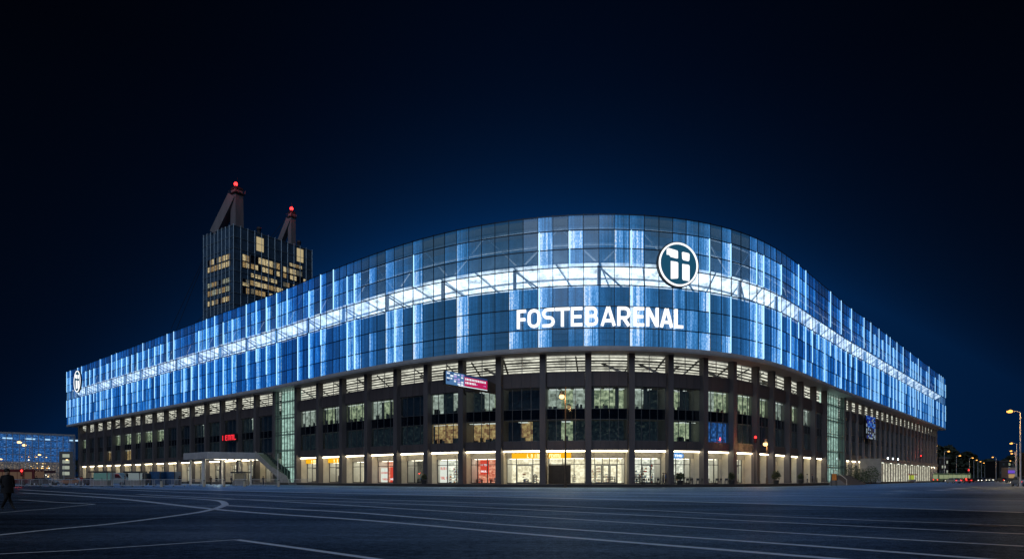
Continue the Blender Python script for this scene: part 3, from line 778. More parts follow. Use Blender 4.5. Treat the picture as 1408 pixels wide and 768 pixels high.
for a, c in (((1228,674.6),(1250,674.0)),((1284,673.6),(1303,672.8)),((1308,671.8),(1325,670.4)),((1212,678.4),(1232,678.2))): lane([a, c], .5)

def manhole(px, py, label):
    p = ground(px, py); root = thing('manhole_cover', label, 'manhole cover', (p.x,p.y,0))
    b = MB(); b.tube((p.x,p.y,-.02), (p.x,p.y,.008), .46, .46, 24); b.build('rim', M['darksteel'], root)
    b = MB()
    for i in range(-3,4):
        hw = math.sqrt(max(0, .38**2-(i*.11)**2)); b.box(p.x-hw, p.x+hw, p.y+i*.11-.035, p.y+i*.11+.035, .0081, .016)
    b.build('cover', solid('cast_iron', (.07,.07,.075), .5, .5), root)
manhole(1358, 722, 'round iron manhole cover lying in the dark road at the lower right')
# ------------------------------------------------------------------ tower block behind
def tower():
    c0 = at(321,309,330).xy; e_r = at(429,344.6,368).xy; dr = (e_r-c0); W = dr.length; dr = dr/W
    dl = Vector((-dr.y, dr.x)); D = 27.0
    if dl.x > 0: dl = -dl
    ztop = 126.0
    root = thing('tower_block', 'dark glass office tower with lit yellow floors and two rooftop masts behind the arena', 'tower', (c0.x,c0.y,0))
    def pt(u, v, z): q = c0+dr*u+dl*v; return Vector((q.x,q.y,z))
    b = MB(); b.hexa([pt(0,0,0),pt(W,0,0),pt(W,D,0),pt(0,D,0),pt(0,0,ztop),pt(W,0,ztop),pt(W,D,ztop),pt(0,D,ztop)])
    body = b.build('wall', M['towerglass'], root)
    b = MB()
    nrm_r, nrm_l = -dl, -dr
    for i in range(13):
        u = W*i/12; p = pt(u,0,0)+Vector((*(nrm_r*.12),0)); b.bar(p, p+Vector((0,0,ztop+.6)), .3, .3)
    for i in range(1,9):
        v = D*i/8; p = pt(0,v,0)+Vector((*(nrm_l*.12),0)); b.bar(p, p+Vector((0,0,ztop+.6)), .3, .3)
    for z in np.arange(60, ztop+1, 5.5):
        b.bar(pt(0,-.1,z), pt(W,-.1,z), .3, .22); b.bar(pt(-.1,0,z), pt(-.1,D,z), .3, .22)
    b.build('wall_grid', solid('tower_mullion', (.24,.34,.42), .4, .3), body)
    lit = room('tower_office', ((.24,.17,.08),(.80,.66,.36),(1.0,.90,.62)), .85, 1.3, .9, .15)
    lit2 = room('tower_office_pale', ((.10,.11,.08),(.45,.46,.32),(.85,.85,.62)), .8, .9, .6, .25)
    lit_b = room('tower_office_amber', ((.16,.10,.04),(.55,.38,.16),(.9,.7,.4)), .7, 1.3, .9, .15); lit_c = room('tower_office_low', ((.05,.05,.04),(.20,.19,.14),(.5,.48,.36)), .6, 1.3, .9, .2)
    def plane_u(px):                              # where the ray through px meets the right face
        k = (px-CX)/F; return (c0.x-k*c0.y)/(k*dr.y-dr.x)
    def plane_v(px):
        k = (px-CX)/F; return (c0.x-k*c0.y)/(k*dl.y-dl.x)
    def zat(px, py, right=True):
        q = c0+(dr*plane_u(px) if right else dl*plane_v(px)); return EYE+(HY-py)/F*q.y
    def win(right, xa, xb, px, ya, yb, m):
        f = plane_u if right else plane_v; a, e = sorted((f(xa), f(xb))); z1, z0 = zat(px,ya,right), zat(px,yb,right)
        n = max(2, int((e-a)/1.9)); b = MB()
        g = (lambda t, z, o: pt(t,-o,z)) if right else (lambda t, z, o: pt(-o,t,z))
        for i in range(n):
            for za, zb_ in (((z0,(z0+z1)/2),((z0+z1)/2,z1)) if z1-z0 > 3.4 else ((z0,z1),)):
                p0, p1 = a+(e-a)*i/n, a+(e-a)*(i+1)/n; b.face([g(p0,za,.06),g(p1,za,.06),g(p1,zb_,.06),g(p0,zb_,.06)], rw.choice([0,0,0,1,1,2,3]), [(p0,za),(p1,za),(p1,zb_),(p0,zb_)])
        w = b.build('window', [m, lit_b, lit_c, M['darkglass']], root); b = MB()
        for i in range(n+1):
            t = a+(e-a)*i/n; b.bar(g(t,z0,.16), g(t,z1,.16), .28, .2)
        b.bar(g(a,(z0+z1)/2,.17), g(e,(z0+z1)/2,.17), .2, .16) if z1-z0 > 3.4 else None
        b.bar(g(a,z0,.165), g(e,z0,.165), .22, .17); b.bar(g(a,z1,.165), g(e,z1,.165), .22, .17)
        b.build('frame', M['darksteel'], w)
    Z = lambda x, y: (240+x/3.49, 230+y/3.49)
    for x0, x1, y0, y1 in ((325,358,415,446),(365,505,420,452),(325,358,450,478),(365,505,458,486),(365,492,506,526),(325,358,532,566),(362,520,540,566),(325,358,572,602),(365,470,580,606),
                           (520,612,474,500),(520,632,505,528),(520,612,548,570),(550,612,456,472)):
        a = Z(x0,y0); e = Z(x1,y1); win(True, a[0], e[0], a[0], a[1], Z(x0,y1)[1], lit)
    for y0, y1, m in ((412,440,lit),(446,474,lit),(526,552,lit2),(564,592,lit2),(614,640,lit)):
        win(False, Z(160,0)[0], Z(268,0)[0], Z(268,0)[0], Z(0,y0)[1], Z(0,y1)[1], m)
    for x in (410, 602):
        u = plane_u(Z(x,0)[0]); b = MB(); zz = ztop-(9 if x == 410 else 8)
        b.hexa([pt(u-2,-.2,zz),pt(u+2,-.2,zz),pt(u+2,.5,zz),pt(u-2,.5,zz),pt(u-2,-.2,zz+7),pt(u+2,-.2,zz+7),pt(u+2,.5,zz+7),pt(u-2,.5,zz+7)])
        b.build('window', lit, root)
        b = MB(); b.tube(pt(u,1,ztop), pt(u,1,ztop+2.4), .9, .9, 8); b.ball(pt(u,1,ztop+2.6), 1.3, n=8); b.build('roof_lantern', M['darksteel'], root)
    # two masts, each a shaft with a raking strut, a collar and a red beacon
    for (xl, xr, yt, u_off, depth_v, hgt, lean) in ((319,333,262,4.5,9,20,12),(397,405.5,294,36,9,20,9)):
        base = pt(u_off, depth_v, ztop); Yb = base.y
        xc = (xl+xr)/2; X = (xc-CX)/F*Yb; base = Vector((X, Yb, ztop)); w = (xr-xl)/F*Yb/2*1.12; top = EYE+(HY-yt)/F*Yb
        b = MB()
        d1 = Vector((*dr,0)); d2 = Vector((*dl,0))
        def ring(c, a, z): return [Vector((*( c.xy-dr*a-dl*a),z)),Vector((*(c.xy+dr*a-dl*a),z)),Vector((*(c.xy+dr*a+dl*a),z)),Vector((*(c.xy-dr*a+dl*a),z))]
        b.hexa(ring(base,w*.8,ztop)+ring(base,w*.72,top)); mast = b.build('mast', M['concrete'], root)
        b = MB(); p1 = Vector((base.x-lean, base.y+3, ztop-.2)); p0 = Vector((base.x-w*.5, base.y, top-3))
        b.bar(p1, p0, w*1.6, w*1.5); b.build('raking_strut', M['concrete'], mast)
        b = MB(); b.hexa(ring(base,w*.95,top-2.2)+ring(base,w*.95,top-1.6)); b.hexa(ring(base,w*.8,top+.02)+ring(base,w*.7,top+1.2))
        for i in range(4):
            q = ring(base,w*.95,top-1.6)[i]; b.bar(q, q+Vector((0,0,1.5)), .15)
        b.tube((base.x,base.y,top+1.2), (base.x,base.y,top+6.5), .14, .05, 6)
        b.build('mast_head', M['darksteel'], mast)
        b = MB(); b.ball((base.x+.4,base.y-w*.9,top+2.2), .95, n=10); b.tube((base.x+.4,base.y-w*.9,top-1.6),(base.x+.4,base.y-w*.9,top+1.6),.3,.3,8,1); b.build('red_beacon', [M['redlamp'], M['darksteel']], mast)
        lp = bpy.data.lights.new('beacon_light', 'POINT'); lp.energy = 800; lp.color = (1,.04,.05); lp.shadow_soft_size = 1.0
        lo = bpy.data.objects.new('beacon_light', lp); COL.objects.link(lo); lo.location = (base.x+.4, base.y-w*2.4, top+2.4)
        for i in range(2):
            b = MB(); a = Vector((base.x-w, base.y, top-1-i*3)); e = at(243-8*i if xl < 350 else 268-6*i, 452, Yb+26); b.tube(a, e, .11, .11, 5); b.build('stay_cable', M['darksteel'], mast)
tower()

# ------------------------------------------------------------------ glass hall far left
hall_mat = room('hall_interior', ((.006,.03,.10),(.03,.14,.42),(.40,.62,.95)), 1.2, .5, .9, .3)
hall_low = room('hall_lower_interior', ((.03,.03,.04),(.16,.12,.10),(.95,.65,.35)), 1.2, .9, 1.1, .3)
def hall():
    a, e = at(-120,587,300), at(103,594,345)
    root = thing('glass_hall', 'long blue lit glass hall beyond the left end of the arena', 'building', (a.x,a.y,0))
    d = Vector((e.x-a.x, e.y-a.y, 0)); L = d.length; d.normalize(); n = Vector((d.y,-d.x,0)); H = 23.5
    def q(t, o, z): return Vector((a.x,a.y,0))+d*t+n*o+Vector((0,0,z))
    def bx(b, t0, t1, o0, o1, z0, z1, mi=0): b.hexa([q(t0,o1,z0),q(t1,o1,z0),q(t1,o0,z0),q(t0,o0,z0),q(t0,o1,z1),q(t1,o1,z1),q(t1,o0,z1),q(t0,o0,z1)], mi)
    b = MB(); b.face([q(0,-8,9.5),q(L,-8,9.5),q(L,-8,H-.4),q(0,-8,H-.4)], 0, [(0,9),(L,9),(L,23),(0,23)]); b.face([q(0,-8,0),q(L,-8,0),q(L,-8,9.5),q(0,-8,9.5)], 1, [(0,0),(L,0),(L,9),(0,9)])
    b.build('interior', [hall_mat, hall_low], root)
    b = MB(); bx(b, 0, L, -30, .4, H-.4, H+.3); bx(b, 0, L, -30, -29.5, 0, H-.4); bx(b, L-.3, L, -29.5, -.2, 0, H-.4); b.build('roof', M['rim'], root)
    b = MB(); b.face([q(0,0,0),q(L,0,0),q(L,0,H-.4),q(0,0,H-.4)]); b.build('glass_front', M['pane'], root)
    b = MB(); t = 0
    while t <= L: bx(b, t-.13, t+.13, .02, .3, 0, H-.4); t += 2.6
    for z in (4.2,8.4,9.6,13,16.5,20): bx(b, 0, L, .05, .25, z-.12, z+.12)
    b.build('frame', M['steel'], root)
    b = MB(); t = 4
    while t < L-2:
        bx(b, t, t+rw.uniform(2,6), -3.2, -2.8, 20.6, 21.3); t += rw.uniform(6,11)
    b.build('ceiling_lamp', glow('blue_white_lamp', (.5,.75,1.0), 1.3), root)
    for i in range(46):
        zz = rw.choice([2.2,3.0,5.8,6.5,7.4,8.8,10.5,12.0]); c = q(rw.uniform(40,L-10), rw.uniform(-6,-2), zz); rad = rw.uniform(.12,.34)
        b = MB(); b.ball(c, rad, n=8); b.tube(c, c+Vector((0,0,.9)), .03, .03, 4, 1); b.build('hanging_lamp', [rw.choice([M['warmlamp'],M['warmlamp'],M['headlight'],M['sodium']]), M['darksteel']], root)
    # white stair bay at the right end
    b = MB(); bx(b, L-7, L-1, .35, .8, 0, 15); bay = b.build('stair_bay', M['fascia'], root)
    for z in (3,6.0,9.0,12.0):
        b = MB(); bx(b, L-5.6, L-2.6, .82, .9, z, z+1.7); b.build('window', ROOM['pale'], bay)
    b = MB(); bx(b, 0, L-9, .5, 3.0, 4.0, 5.2); b.build('entrance_beam', solid('maroon_beam', (.12,.05,.06), .6), root)
hall()

# ------------------------------------------------------------------ street lamps
def light(loc, energy, col, rad=.25, name='lamp_light'):
    l = bpy.data.lights.new(name, 'POINT'); l.energy = energy; l.color = col; l.shadow_soft_size = rad
    o = bpy.data.objects.new(name, l); COL.objects.link(o); o.location = loc; return o
def make_lamp(height=12.0, arm=1.5, label='', group=None, hm='sodium'):
    root = thing('street_lamp', label, 'street lamp', (0,0,0), 0, group)
    b = MB(); b.tube((0,0,0), (0,0,height), .13, .075, 8); b.tube((0,0,0), (0,0,.9), .2, .17, 8)
    b.tube((0,0,height), (-arm,0,height+.25), .06, .05, 6); b.build('pole', M['steel'], root)
    b = MB(); b.hexa([(-arm-.75,-.2,height+.16),(-arm+.25,-.14,height+.16),(-arm+.25,.14,height+.16),(-arm-.75,.2,height+.16),(-arm-.6,-.12,height+.36),(-arm+.2,-.08,height+.34),(-arm+.2,.08,height+.34),(-arm-.6,.12,height+.36)])
    hd = b.build('lamp_head', M['darksteel'], root, bevel=.02)
    b = MB(); b.ball((-arm-.3,0,height+.08), .44, n=12, sz=.6); b.build('lamp_lens', M[hm], hd)
    return root
G_L = 'street lamps down the right hand road'
l0 = make_lamp(12, 1.4, 'tallest orange street lamp at the right edge of the picture', G_L)
lamps = [(1403,565,-1),(1398,609,-1),(1298.5,620,1),(1315,626,1),(1333,629,1),(1339,632,1),(1344.5,634,1),(1349.5,636,1),(1354,639,1),(1359,642,1),(1362,643,1),(1369.5,628,-1),(1396,619.5,-1),(1396.5,623,-1),(1393,633,-1),(1391.5,637,-1),(1365,644,1),(1388,640,-1),(1386.5,642.5,-1),(1367,646,1),(1385,644.5,-1),(1369,647,1),(1383.5,646,-1),(1381,647.5,-1)]
for i, (px, py, sd) in enumerate(lamps):
    Y = (12.1-EYE)*F/(HY-py); loc = ((px-CX)/F*Y, Y, 0)
    o = l0 if i == 0 else copy_tree(l0)
    place(o, loc, 0 if sd < 0 else math.pi)
    if i == 1: o['label'] = 'second tallest orange street lamp, just left of the tallest one at the right edge'
    elif i == 2: o['label'] = 'orange street lamp nearest the right end of the arena'
    elif i == 3: o['label'] = 'orange street lamp second from the right end of the arena'
    elif i == 11: o['label'] = 'orange street lamp standing alone in the middle of the far road'
    elif i > 3 and sd > 0: o['label'] = 'small distant orange street lamp in the row receding beyond the bus'
    elif i > 3: o['label'] = 'small orange street lamp among the far lights at the right edge'
    if i < 5 or i in (11,12,13): light((loc[0]+(-1.7 if sd < 0 else 1.7), Y, 11.8), 3000 if i < 2 else 1200, (1,.5,.16))
G_H = 'orange lamps before the glass hall'
for i, (px, py, lab) in enumerate([(35,608,'orange street lamp highest in front of the far left glass hall'),(49,625,'orange street lamp right of the highest one before the glass hall'),(6,631,'low orange street lamp nearest the left edge'),(88,632,'orange street lamp close to the left end of the arena'),(41,612,'faint orange lamp just below the highest lamp before the glass hall')]):
    o = make_lamp(9, 1.0, lab, G_H, 'warmlamp') if i == 0 else copy_tree(bpy.data.objects['street_lamp.024'])
    Y = (9-EYE)*F/(HY-py); place(o, ((px-CX)/F*Y, Y, 0), math.pi if i % 2 else 0, lab)
# tall single post in front of the arena
def post_lamp(px, py, Y, z0, label, arm=.55):
    top = EYE+(HY-py)/F*Y; X = (px-CX)/F*Y
    root = thing('street_lamp', label, 'street lamp', (X,Y,z0))
    b = MB(); b.tube((X,Y,z0), (X,Y,top+1.6), .14, .07, 8); b.tube((X,Y,z0), (X,Y,z0+1.0), .22, .18, 8); b.build('pole', solid('bronze_pole', (.14,.10,.07), .5, .4), root)
    b = MB(); b.bar((X,Y,top+.9), (X-arm,Y-.1,top+.9), .08); b.tube((X-arm,Y-.1,top+.9), (X-arm,Y-.1,top+.35), .3, .38, 10); b.build('lamp_head', M['darksteel'], root)
    b = MB(); b.ball((X-arm,Y-.1,top+.1), .38, n=12, sz=.9); b.build('lamp_lens', M['warmlamp'] if arm < .6 else M['sodium'], root)
    light((X-arm, Y-.7, top), 420, (1,.55,.2))
post_lamp(777.5, 546, 98.4, 0, 'slim single lamp post with a warm lamp before the yellow sign')
x_, y_ = P(s_of(1054), 1.2)
post_lamp(1054.5, 611, y_, .45, 'short lamp post on the pavement before the piers right of the front curve', .3)

# ------------------------------------------------------------------ traffic lights
def traffic_light(px, py, Y, z0, label):
    z = EYE+(HY-py)/F*Y; X = (px-CX)/F*Y
    root = thing('traffic_light', label, 'traffic light', (X,Y,z0), 0, 'red traffic lights')
    b = MB(); b.tube((X,Y+.2,z0), (X,Y+.2,z+.5), .09, .07, 8); b.build('pole', M['darksteel'], root)
    b = MB(); b.box(X-.22,X+.22,Y-.12,Y+.12,z-.95,z+.35); hs = b.build('signal_housing', M['black'], root, bevel=.03)
    for i in range(3):
        b = MB(); b.tube((X,Y-.12,z-.38*i), (X,Y-.16,z-.38*i), .2 if i == 0 else .13, .2 if i == 0 else .13, 12); b.build('signal_lens', M['redlamp'] if i == 0 else M['black'], hs)
        b = MB()
        for a in range(6):
            t = math.pi*a/6; t2 = math.pi*(a+1)/6
            b.face([(X+.16*math.cos(t),Y-.12,z-.38*i+.16*math.sin(t)),(X+.16*math.cos(t2),Y-.12,z-.38*i+.16*math.sin(t2)),(X+.16*math.cos(t2),Y-.3,z-.38*i+.16*math.sin(t2)),(X+.16*math.cos(t),Y-.3,z-.38*i+.16*math.sin(t))])
        b.build('signal_visor', M['black'], hs)
    light((X,Y-.8,z), 120, (1,.05,.03))
traffic_light(30.5, 646.5, 112, 0, 'red traffic light beside the red bus at the far left')
x_, y_ = P(s_of(1038.5), 1.4); traffic_light(1038.5, 600.5, y_, .45, 'red signal high on a pole before the dark piers right of centre')
traffic_light(1266, 626, 232, 0, 'red traffic light before the right end of the arena')
traffic_light(1331.5, 645.5, 190, 0, 'red traffic light beside the bus on the right hand road')

# ------------------------------------------------------------------ projecting LED screen
def led_sign():
    Y1 = 99.0; A = at(613,509,Y1-2.0); A.z = 0; B = at(670,520,Y1+1.5); B.z = 0; C = at(681.5,525,Y1+3.6); C.z = 0
    zt, zb = EYE+(HY-509)/F*(Y1-2), EYE+(HY-527.5)/F*(Y1-2)
    zt2, zb2 = EYE+(HY-520.5)/F*(Y1+1.5), EYE+(HY-537)/F*(Y1+1.5)
    root = thing('led_screen', 'angled display board with white and red panels jutting out between two piers', 'screen', (A.x,A.y,zb))
    def q(u, v, o=0.0):
        p = A.lerp(B, u); z = (zb+(zb2-zb)*u)*(1-v)+(zt+(zt2-zt)*u)*v; n = Vector(((B-A).y, -(B-A).x, 0)).normalized(); 
        return Vector((p.x,p.y,z))+n*o
    b = MB(); b.hexa([q(0,0,-.5),q(1,0,-.5),Vector((C.x,C.y,zb2-.3)),q(0,0,-.9),q(0,1,-.5),q(1,1,-.5),Vector((C.x,C.y,zt2-.5)),q(0,1,-.9)])
    b.hexa([q(0,0,-.5),q(1,0,-.5),q(1,0,0),q(0,0,0),q(0,1,-.5),q(1,1,-.5),q(1,1,0),q(0,1,0)])
    b.build('housing', M['darksteel'], root)
    def rect(b, u0, u1, v0, v1, o, mi=0): b.face([q(u0,v0,o),q(u1,v0,o),q(u1,v1,o),q(u0,v1,o)], mi)
    b = MB()
    rect(b,.0,.44,.02,.98,.02,0); rect(b,.44,1,.10,.80,.02,1); rect(b,.44,1,.80,.98,.02,3); rect(b,.30,1,.01,.07,.025,2)
    for i in range(5):
        for j in range(5):
            if rw.random() < .75: rect(b, .02+.085*i, .02+.085*i+rw.uniform(.04,.075), .08+.18*j, .08+.18*j+rw.uniform(.08,.15), .03, rw.choice([2,2,4,3]))
    u = .46
    while u < .95:
        w = rw.uniform(.015,.035); rect(b, u, u+w, .56, .72, .03, 2)
        if u < .72: rect(b, u, u+w, .28, .44, .03, 2)
        elif rw.random() < .5: rect(b, u, u+w, .3, .36, .03, 4)
        u += w+.012
    b.build('display', [glow('display_blue', (.08,.20,.42), .9), glow('display_red', (.48,.015,.10), 1.0), glow('display_white', (.85,.93,1.0), 1.0), glow('display_dim', (.02,.04,.12), 1.0), glow('display_pale', (.45,.35,.75), 1.0)], root)
    b = MB(); s = s_of(640,-1.5)
    b.bar(q(.45,.85,-.5), PZ(s,-1.5,q(.45,.85).z), .25); b.bar(q(.45,.15,-.5), PZ(s,-1.5,q(.45,.15).z), .25); b.build('bracket', M['darksteel'], root)
led_sign()
# red running text inside a left bay and blue screen on the right wing
def wall_screen(pxa, pxb, pya, pyb, name, label, mats, pattern, o=-1.35):
    s0, s1 = s_of(pxa,o), s_of(pxb,o); y = P((s0+s1)/2,o)[1]; z1, z0 = EYE+(HY-pya)/F*y, EYE+(HY-pyb)/F*y
    root = thing(name, label, 'screen', PZ((s0+s1)/2,o,z0))
    b = MB(); b.pbox(s0, s1, o-.25, o, z0, z1); b.pbox(s0+.3, s0+.5, -2.5, o-.25, z0+.3, z0+.5); b.pbox(s1-.5, s1-.3, -2.5, o-.25, z0+.3, z0+.5); b.build('housing', M['black'], root)
    b = MB(); pattern(b, s0, s1, o, z0, z1); b.build('display', mats, root)
def pat_red(b, s0, s1, o, z0, z1):
    glyphs(b, s0+.2, s1+.1, o, o+.05, z0+.25, z1-.25, 5, 0, random.Random(12), 0)
wall_screen(305.5, 325, 596, 606, 'led_screen', 'red dot lettering board high between left wing piers', [glow('red_dots', (1.0,.03,.05), 1.2)], pat_red)
def pat_blue(b, s0, s1, o, z0, z1):
    rnd2 = random.Random(9)
    for i in range(10):
        for j in range(14):
            if rnd2.random() < .85: b.pbox(s0+(s1-s0)*i/10+.03, s0+(s1-s0)*(i+1)/10-.03, o, o+.04, z0+(z1-z0)*j/14+.03, z0+(z1-z0)*(j+1)/14-.03, rnd2.choice([0,0,0,1,1,2]) if j > 6 else rnd2.choice([2,3,3,3,2,0]))
wall_screen(1191, 1203.5, 572, 603, 'led_screen', 'tall blue picture screen on the right wing piers', [glow('screen_blue', (.012,.035,.30), .8), glow('screen_sky', (.05,.17,.55), .8), glow('screen_white', (.28,.36,.44), .8), glow('screen_dim', (.03,.03,.04), 1.0)], pat_blue)

# ------------------------------------------------------------------ entrance canopy and open stair (left)
def canopy():
    root = thing('entrance_canopy', 'flat grey entrance canopy with lit underside and white posts before the left wing', 'canopy', (*at(300,640,146).xy, 0))
    a, c, d = at(285,620,140), at(252,620,149), at(352,620,145); zt, zb = 6.9, 5.45
    depth = Vector((1.0, 9.0, 0))
    pts = [Vector((p.x,p.y,zb)) for p in (a, d)]+[Vector((d.x,d.y,zb))+depth, Vector((c.x,c.y,zb))+depth*.6, Vector((c.x,c.y,zb))]
    b = MB(); b.extrude(pts, (0,0,zt-zb)); b.build('roof_slab', M['rim'], root, bevel=.08)
    cl_ = glow('canopy_lamp', (1,.92,.74), 3)
    for t in np.linspace(.06,.94,7):
        p = Vector((a.x,a.y,zb)).lerp(Vector((d.x,d.y,zb)), t)+Vector((.3,2.2,0))
        for dy in (0,4):
            b = MB(); b.box(p.x-.5,p.x+.5,p.y+dy-.15,p.y+dy+.15,zb-.06,zb+.01); b.build('soffit_lamp', cl_, root)
    for px, Y in ((280,143),(262,152),(306,150),(330,151),(345,147)):
        p = at(px,650,Y); b = MB(); b.tube((p.x,p.y,0), (p.x,p.y,zb), .42 if px == 280 else .25, .42 if px == 280 else .25, 12); b.build('post', M['white'], root)
    l = at(300,640,146); light((l.x, l.y, 4.9), 600, (1,.88,.65), .6)
canopy()
def stair():
    Y0 = 143.0
    root = thing('open_stair', 'grey stair flight with sloping parapets running down from the canopy', 'staircase', (*at(385,655,Y0).xy, 0))
    def pr(pts, Y, th): return [at(x,y,Y) for x, y in pts], (0,th,0)
    b = MB(); p, v = pr([(350.5,619.5),(350.5,628),(379,653.5),(386,665.2),(398,665.2),(394,654),(372,640)], Y0, .35); b.extrude(p, v); b.build('parapet', solid('pale_parapet', (.34,.33,.31), .6), root)
    b = MB(); p, v = pr([(362,619),(362,628),(385,664),(413,664.5),(413,658),(402,650)], Y0+5.5, .35); b.extrude(p, v); b.build('parapet', solid('dark_glass_parapet', (.03,.045,.045), .3), root)
    b = MB()
    for i in range(16):
        t = i/16; x = 352+(392-352)*t; z = 6.6*(1-t); X0 = at(x,640,Y0).x; X1 = at(x+2.5,640,Y0).x
        b.box(X0, X1, Y0+.36, Y0+5.3, max(0,z-.75), max(.12,z))
    b.build('steps', M['plinth'], root)
    b = MB(); q = [at(398,652,Y0+.1), at(420,664,Y0+.1)]; b.tube(at(400,640,Y0+6.2), at(424,661.5,Y0+6.2), .08, .08, 6); b.tube(at(424,661.5,Y0+6.2), Vector((*at(424,661.5,Y0+6.2).xy,0)), .08, .08, 6); b.build('handrail', M['darksteel'], root)
stair()
def pole_plain(px, ytop, Y, label):
    p = at(px,ytop,Y); root = thing('banner_pole', label, 'pole', (p.x,p.y,0)); b = MB(); b.tube((p.x,p.y,0), p, .1, .07, 8); b.build('shaft', M['steel'], root)
    b = MB(); b.tube((p.x,p.y,0), (p.x,p.y,.3), .3, .25, 8); b.build('base', M['darksteel'], root)
pole_plain(382, 623, 128, 'thin grey pole standing in front of the open stair')

# ------------------------------------------------------------------ crowd barriers
def make_barrier():
    root = thing('crowd_barrier', 'grey steel crowd barrier in the long row before the left wing', 'barrier', (0,0,0), 0, 'crowd barriers before the left wing')
    b = MB()
    for x in (-1.05,1.05): b.tube((x,0,.15), (x,0,1.2), .035, .035, 6)
    for z in (.2,1.18): b.tube((-1.05,0,z), (1.05,0,z), .035, .035, 6)
    b.build('frame', M['steel'], root)
    b = MB()
    for i in range(1,10): b.tube((-1.05+.21*i,0,.2), (-1.05+.21*i,0,1.18), .018, .018, 4)
    b.build('rails', M['steel'], root)
    for x in (-.85,.85):
        b = MB(); b.bar((x,-.35,.03), (x,.35,.03), .06, .05); b.tube((x,0,.03),(x,0,.2),.03,.03,6); b.build('foot', M['darksteel'], root)
    return root
bar0 = make_barrier(); rb = random.Random(2)
xs = list(np.linspace(20, 246, 17))+[268,300,332,352,372,404,420]
for i, px in enumerate(xs):
    Y = 108+rb.uniform(-1.5,1.5)+(10 if px > 250 else 0)+(14 if px > 400 else 0); p = at(px,660,Y)
    o = bar0 if i == 0 else copy_tree(bar0); place(o, (p.x,p.y,0), rb.uniform(-.2,.2))
    if px > 260: o['label'] = 'grey steel crowd barrier standing loosely before the entrance canopy and stair'
# bollard-like posts: pale cone markers in front of the canopy
def make_bollard():
    root = thing('bollard', 'pale stone bollard on the road edge before the canopy', 'bollard', (0,0,0), 0, 'bollards before the canopy')
    b = MB(); b.tube((0,0,0), (0,0,.95), .2, .17, 10); b.build('post', M['beige'], root)
    b = MB(); b.tube((0,0,.95), (0,0,1.05), .21, .12, 10); b.build('cap', M['darksteel'], root); return root
bo = make_bollard()
for i, px in enumerate((222,280.5,308,336,383)):
    p = at(px,660,104+i*1.2); o = bo if i == 0 else copy_tree(bo); place(o, (p.x,p.y,0))

# ------------------------------------------------------------------ vehicles
def paint(name, col): return solid(name, col, .3, .1, var=.08)
def make_car(name, label, col, cat='car', group=None, tall=0.0, lit=True):
    root = thing(name, label, cat, (0,0,0), 0, group); L, W = 4.4, 1.78
    pm = paint('car_paint', col); prof = [(-2.2,.35),(-2.22,.75),(-2.05,.98+tall),(-1.75,1.0+tall),(-1.15,1.44+tall),(.45,1.46+tall),(1.15,1.0),(2.0,.85),(2.2,.62),(2.2,.35)]
    b = MB(); b.extrude([(x,-W/2,z) for x, z in prof], (0,W,0)); b.build('body', pm, root, bevel=.09)
    b = MB()
    for y in (-W/2-.005, W/2-.015): b.extrude([(x,y,z) for x, z in ((-1.6,1.02+tall*.8),(-1.1,1.38+tall),(.4,1.4+tall),(1.0,1.02))], (0,.02,0))
    b.extrude([(-1.84,-.7,1.03+tall),(-1.3,-.65,1.4+tall),(-1.3,.65,1.4+tall),(-1.84,.7,1.03+tall)], (-.02,0,.02)); b.extrude([(.62,-.65,1.4+tall*.8),(1.16,-.7,1.03),(1.16,.7,1.03),(.62,.65,1.4+tall*.8)], (.02,0,.02))
    b.build('window', M['darkglass'], root)
    for x in (-1.35,1.35):
        for y in (-W/2+.1, W/2-.1):
            b = MB(); b.tube((x,y-.1,.32), (x,y+.1,.32), .32, .32, 14); w = b.build('wheel', M['rubber'], root)
            b = MB(); s_ = -1 if y < 0 else 1; b.tube((x,y+s_*.1,.32), (x,y+s_*.112,.32), .19, .19, 10); b.build('rim', M['steel'], w)
    for y in (-.68,.68):
        b = MB(); b.box(-2.26,-2.2,y-.16,y+.16,.72,.88); b.build('tail_light', M['taillight'] if lit else POST['red'], root)
        b = MB(); b.box(2.18,2.24,y-.18,y+.18,.62,.78); b.build('headlight', M['headlight'] if lit else M['white'], root)
    return root
cars = [make_car('parked_car', '', c, 'car', 'cars on the right hand road', t) for c, t in (((.4,.4,.42),0),((.03,.03,.035),0),((.28,.03,.03),0),((.08,.10,.16),.18))]
spec = [(1311,655,185,1.57,0,'silver car with red tail lights waiting left of the others on the right road'),(1325,655,190,1.57,2,'red car with bright tail lights beside the traffic light at right'),(1340,654,230,-1.4,1,'dark car beyond the red signal on the right road'),
        (1352,654,270,-1.45,3,'dark blue car far down the right road'),(1362,654,300,-1.5,0,'grey car with headlights far down the right road'),(1376,655,240,1.6,1,'black car on the far right side of the road'),(1404,655,112,1.2,3,'dark car cut by the right edge of the picture'),(1392,655,200,1.5,1,'dark car parked below the second tallest lamp')]
spec += [(1347,655,330,1.5,2,'small red tail lights of a car beyond the bus end'),(1371,655,360,-1.5,1,'small dark car with headlights right of the lone middle lamp'),(1383,655,300,1.55,3,'small dark blue car beside the violet lit shop'),(1357,655,420,1.5,0,'tiny pale car at the far end of the right road')]
used = set()
for px, py, Y, rz, ci, lab in spec:
    o = copy_tree(cars[ci]) if ci in used else cars[ci]; used.add(ci)
    p = at(px,py,Y); place(o, (p.x,Y,0), rz, lab)
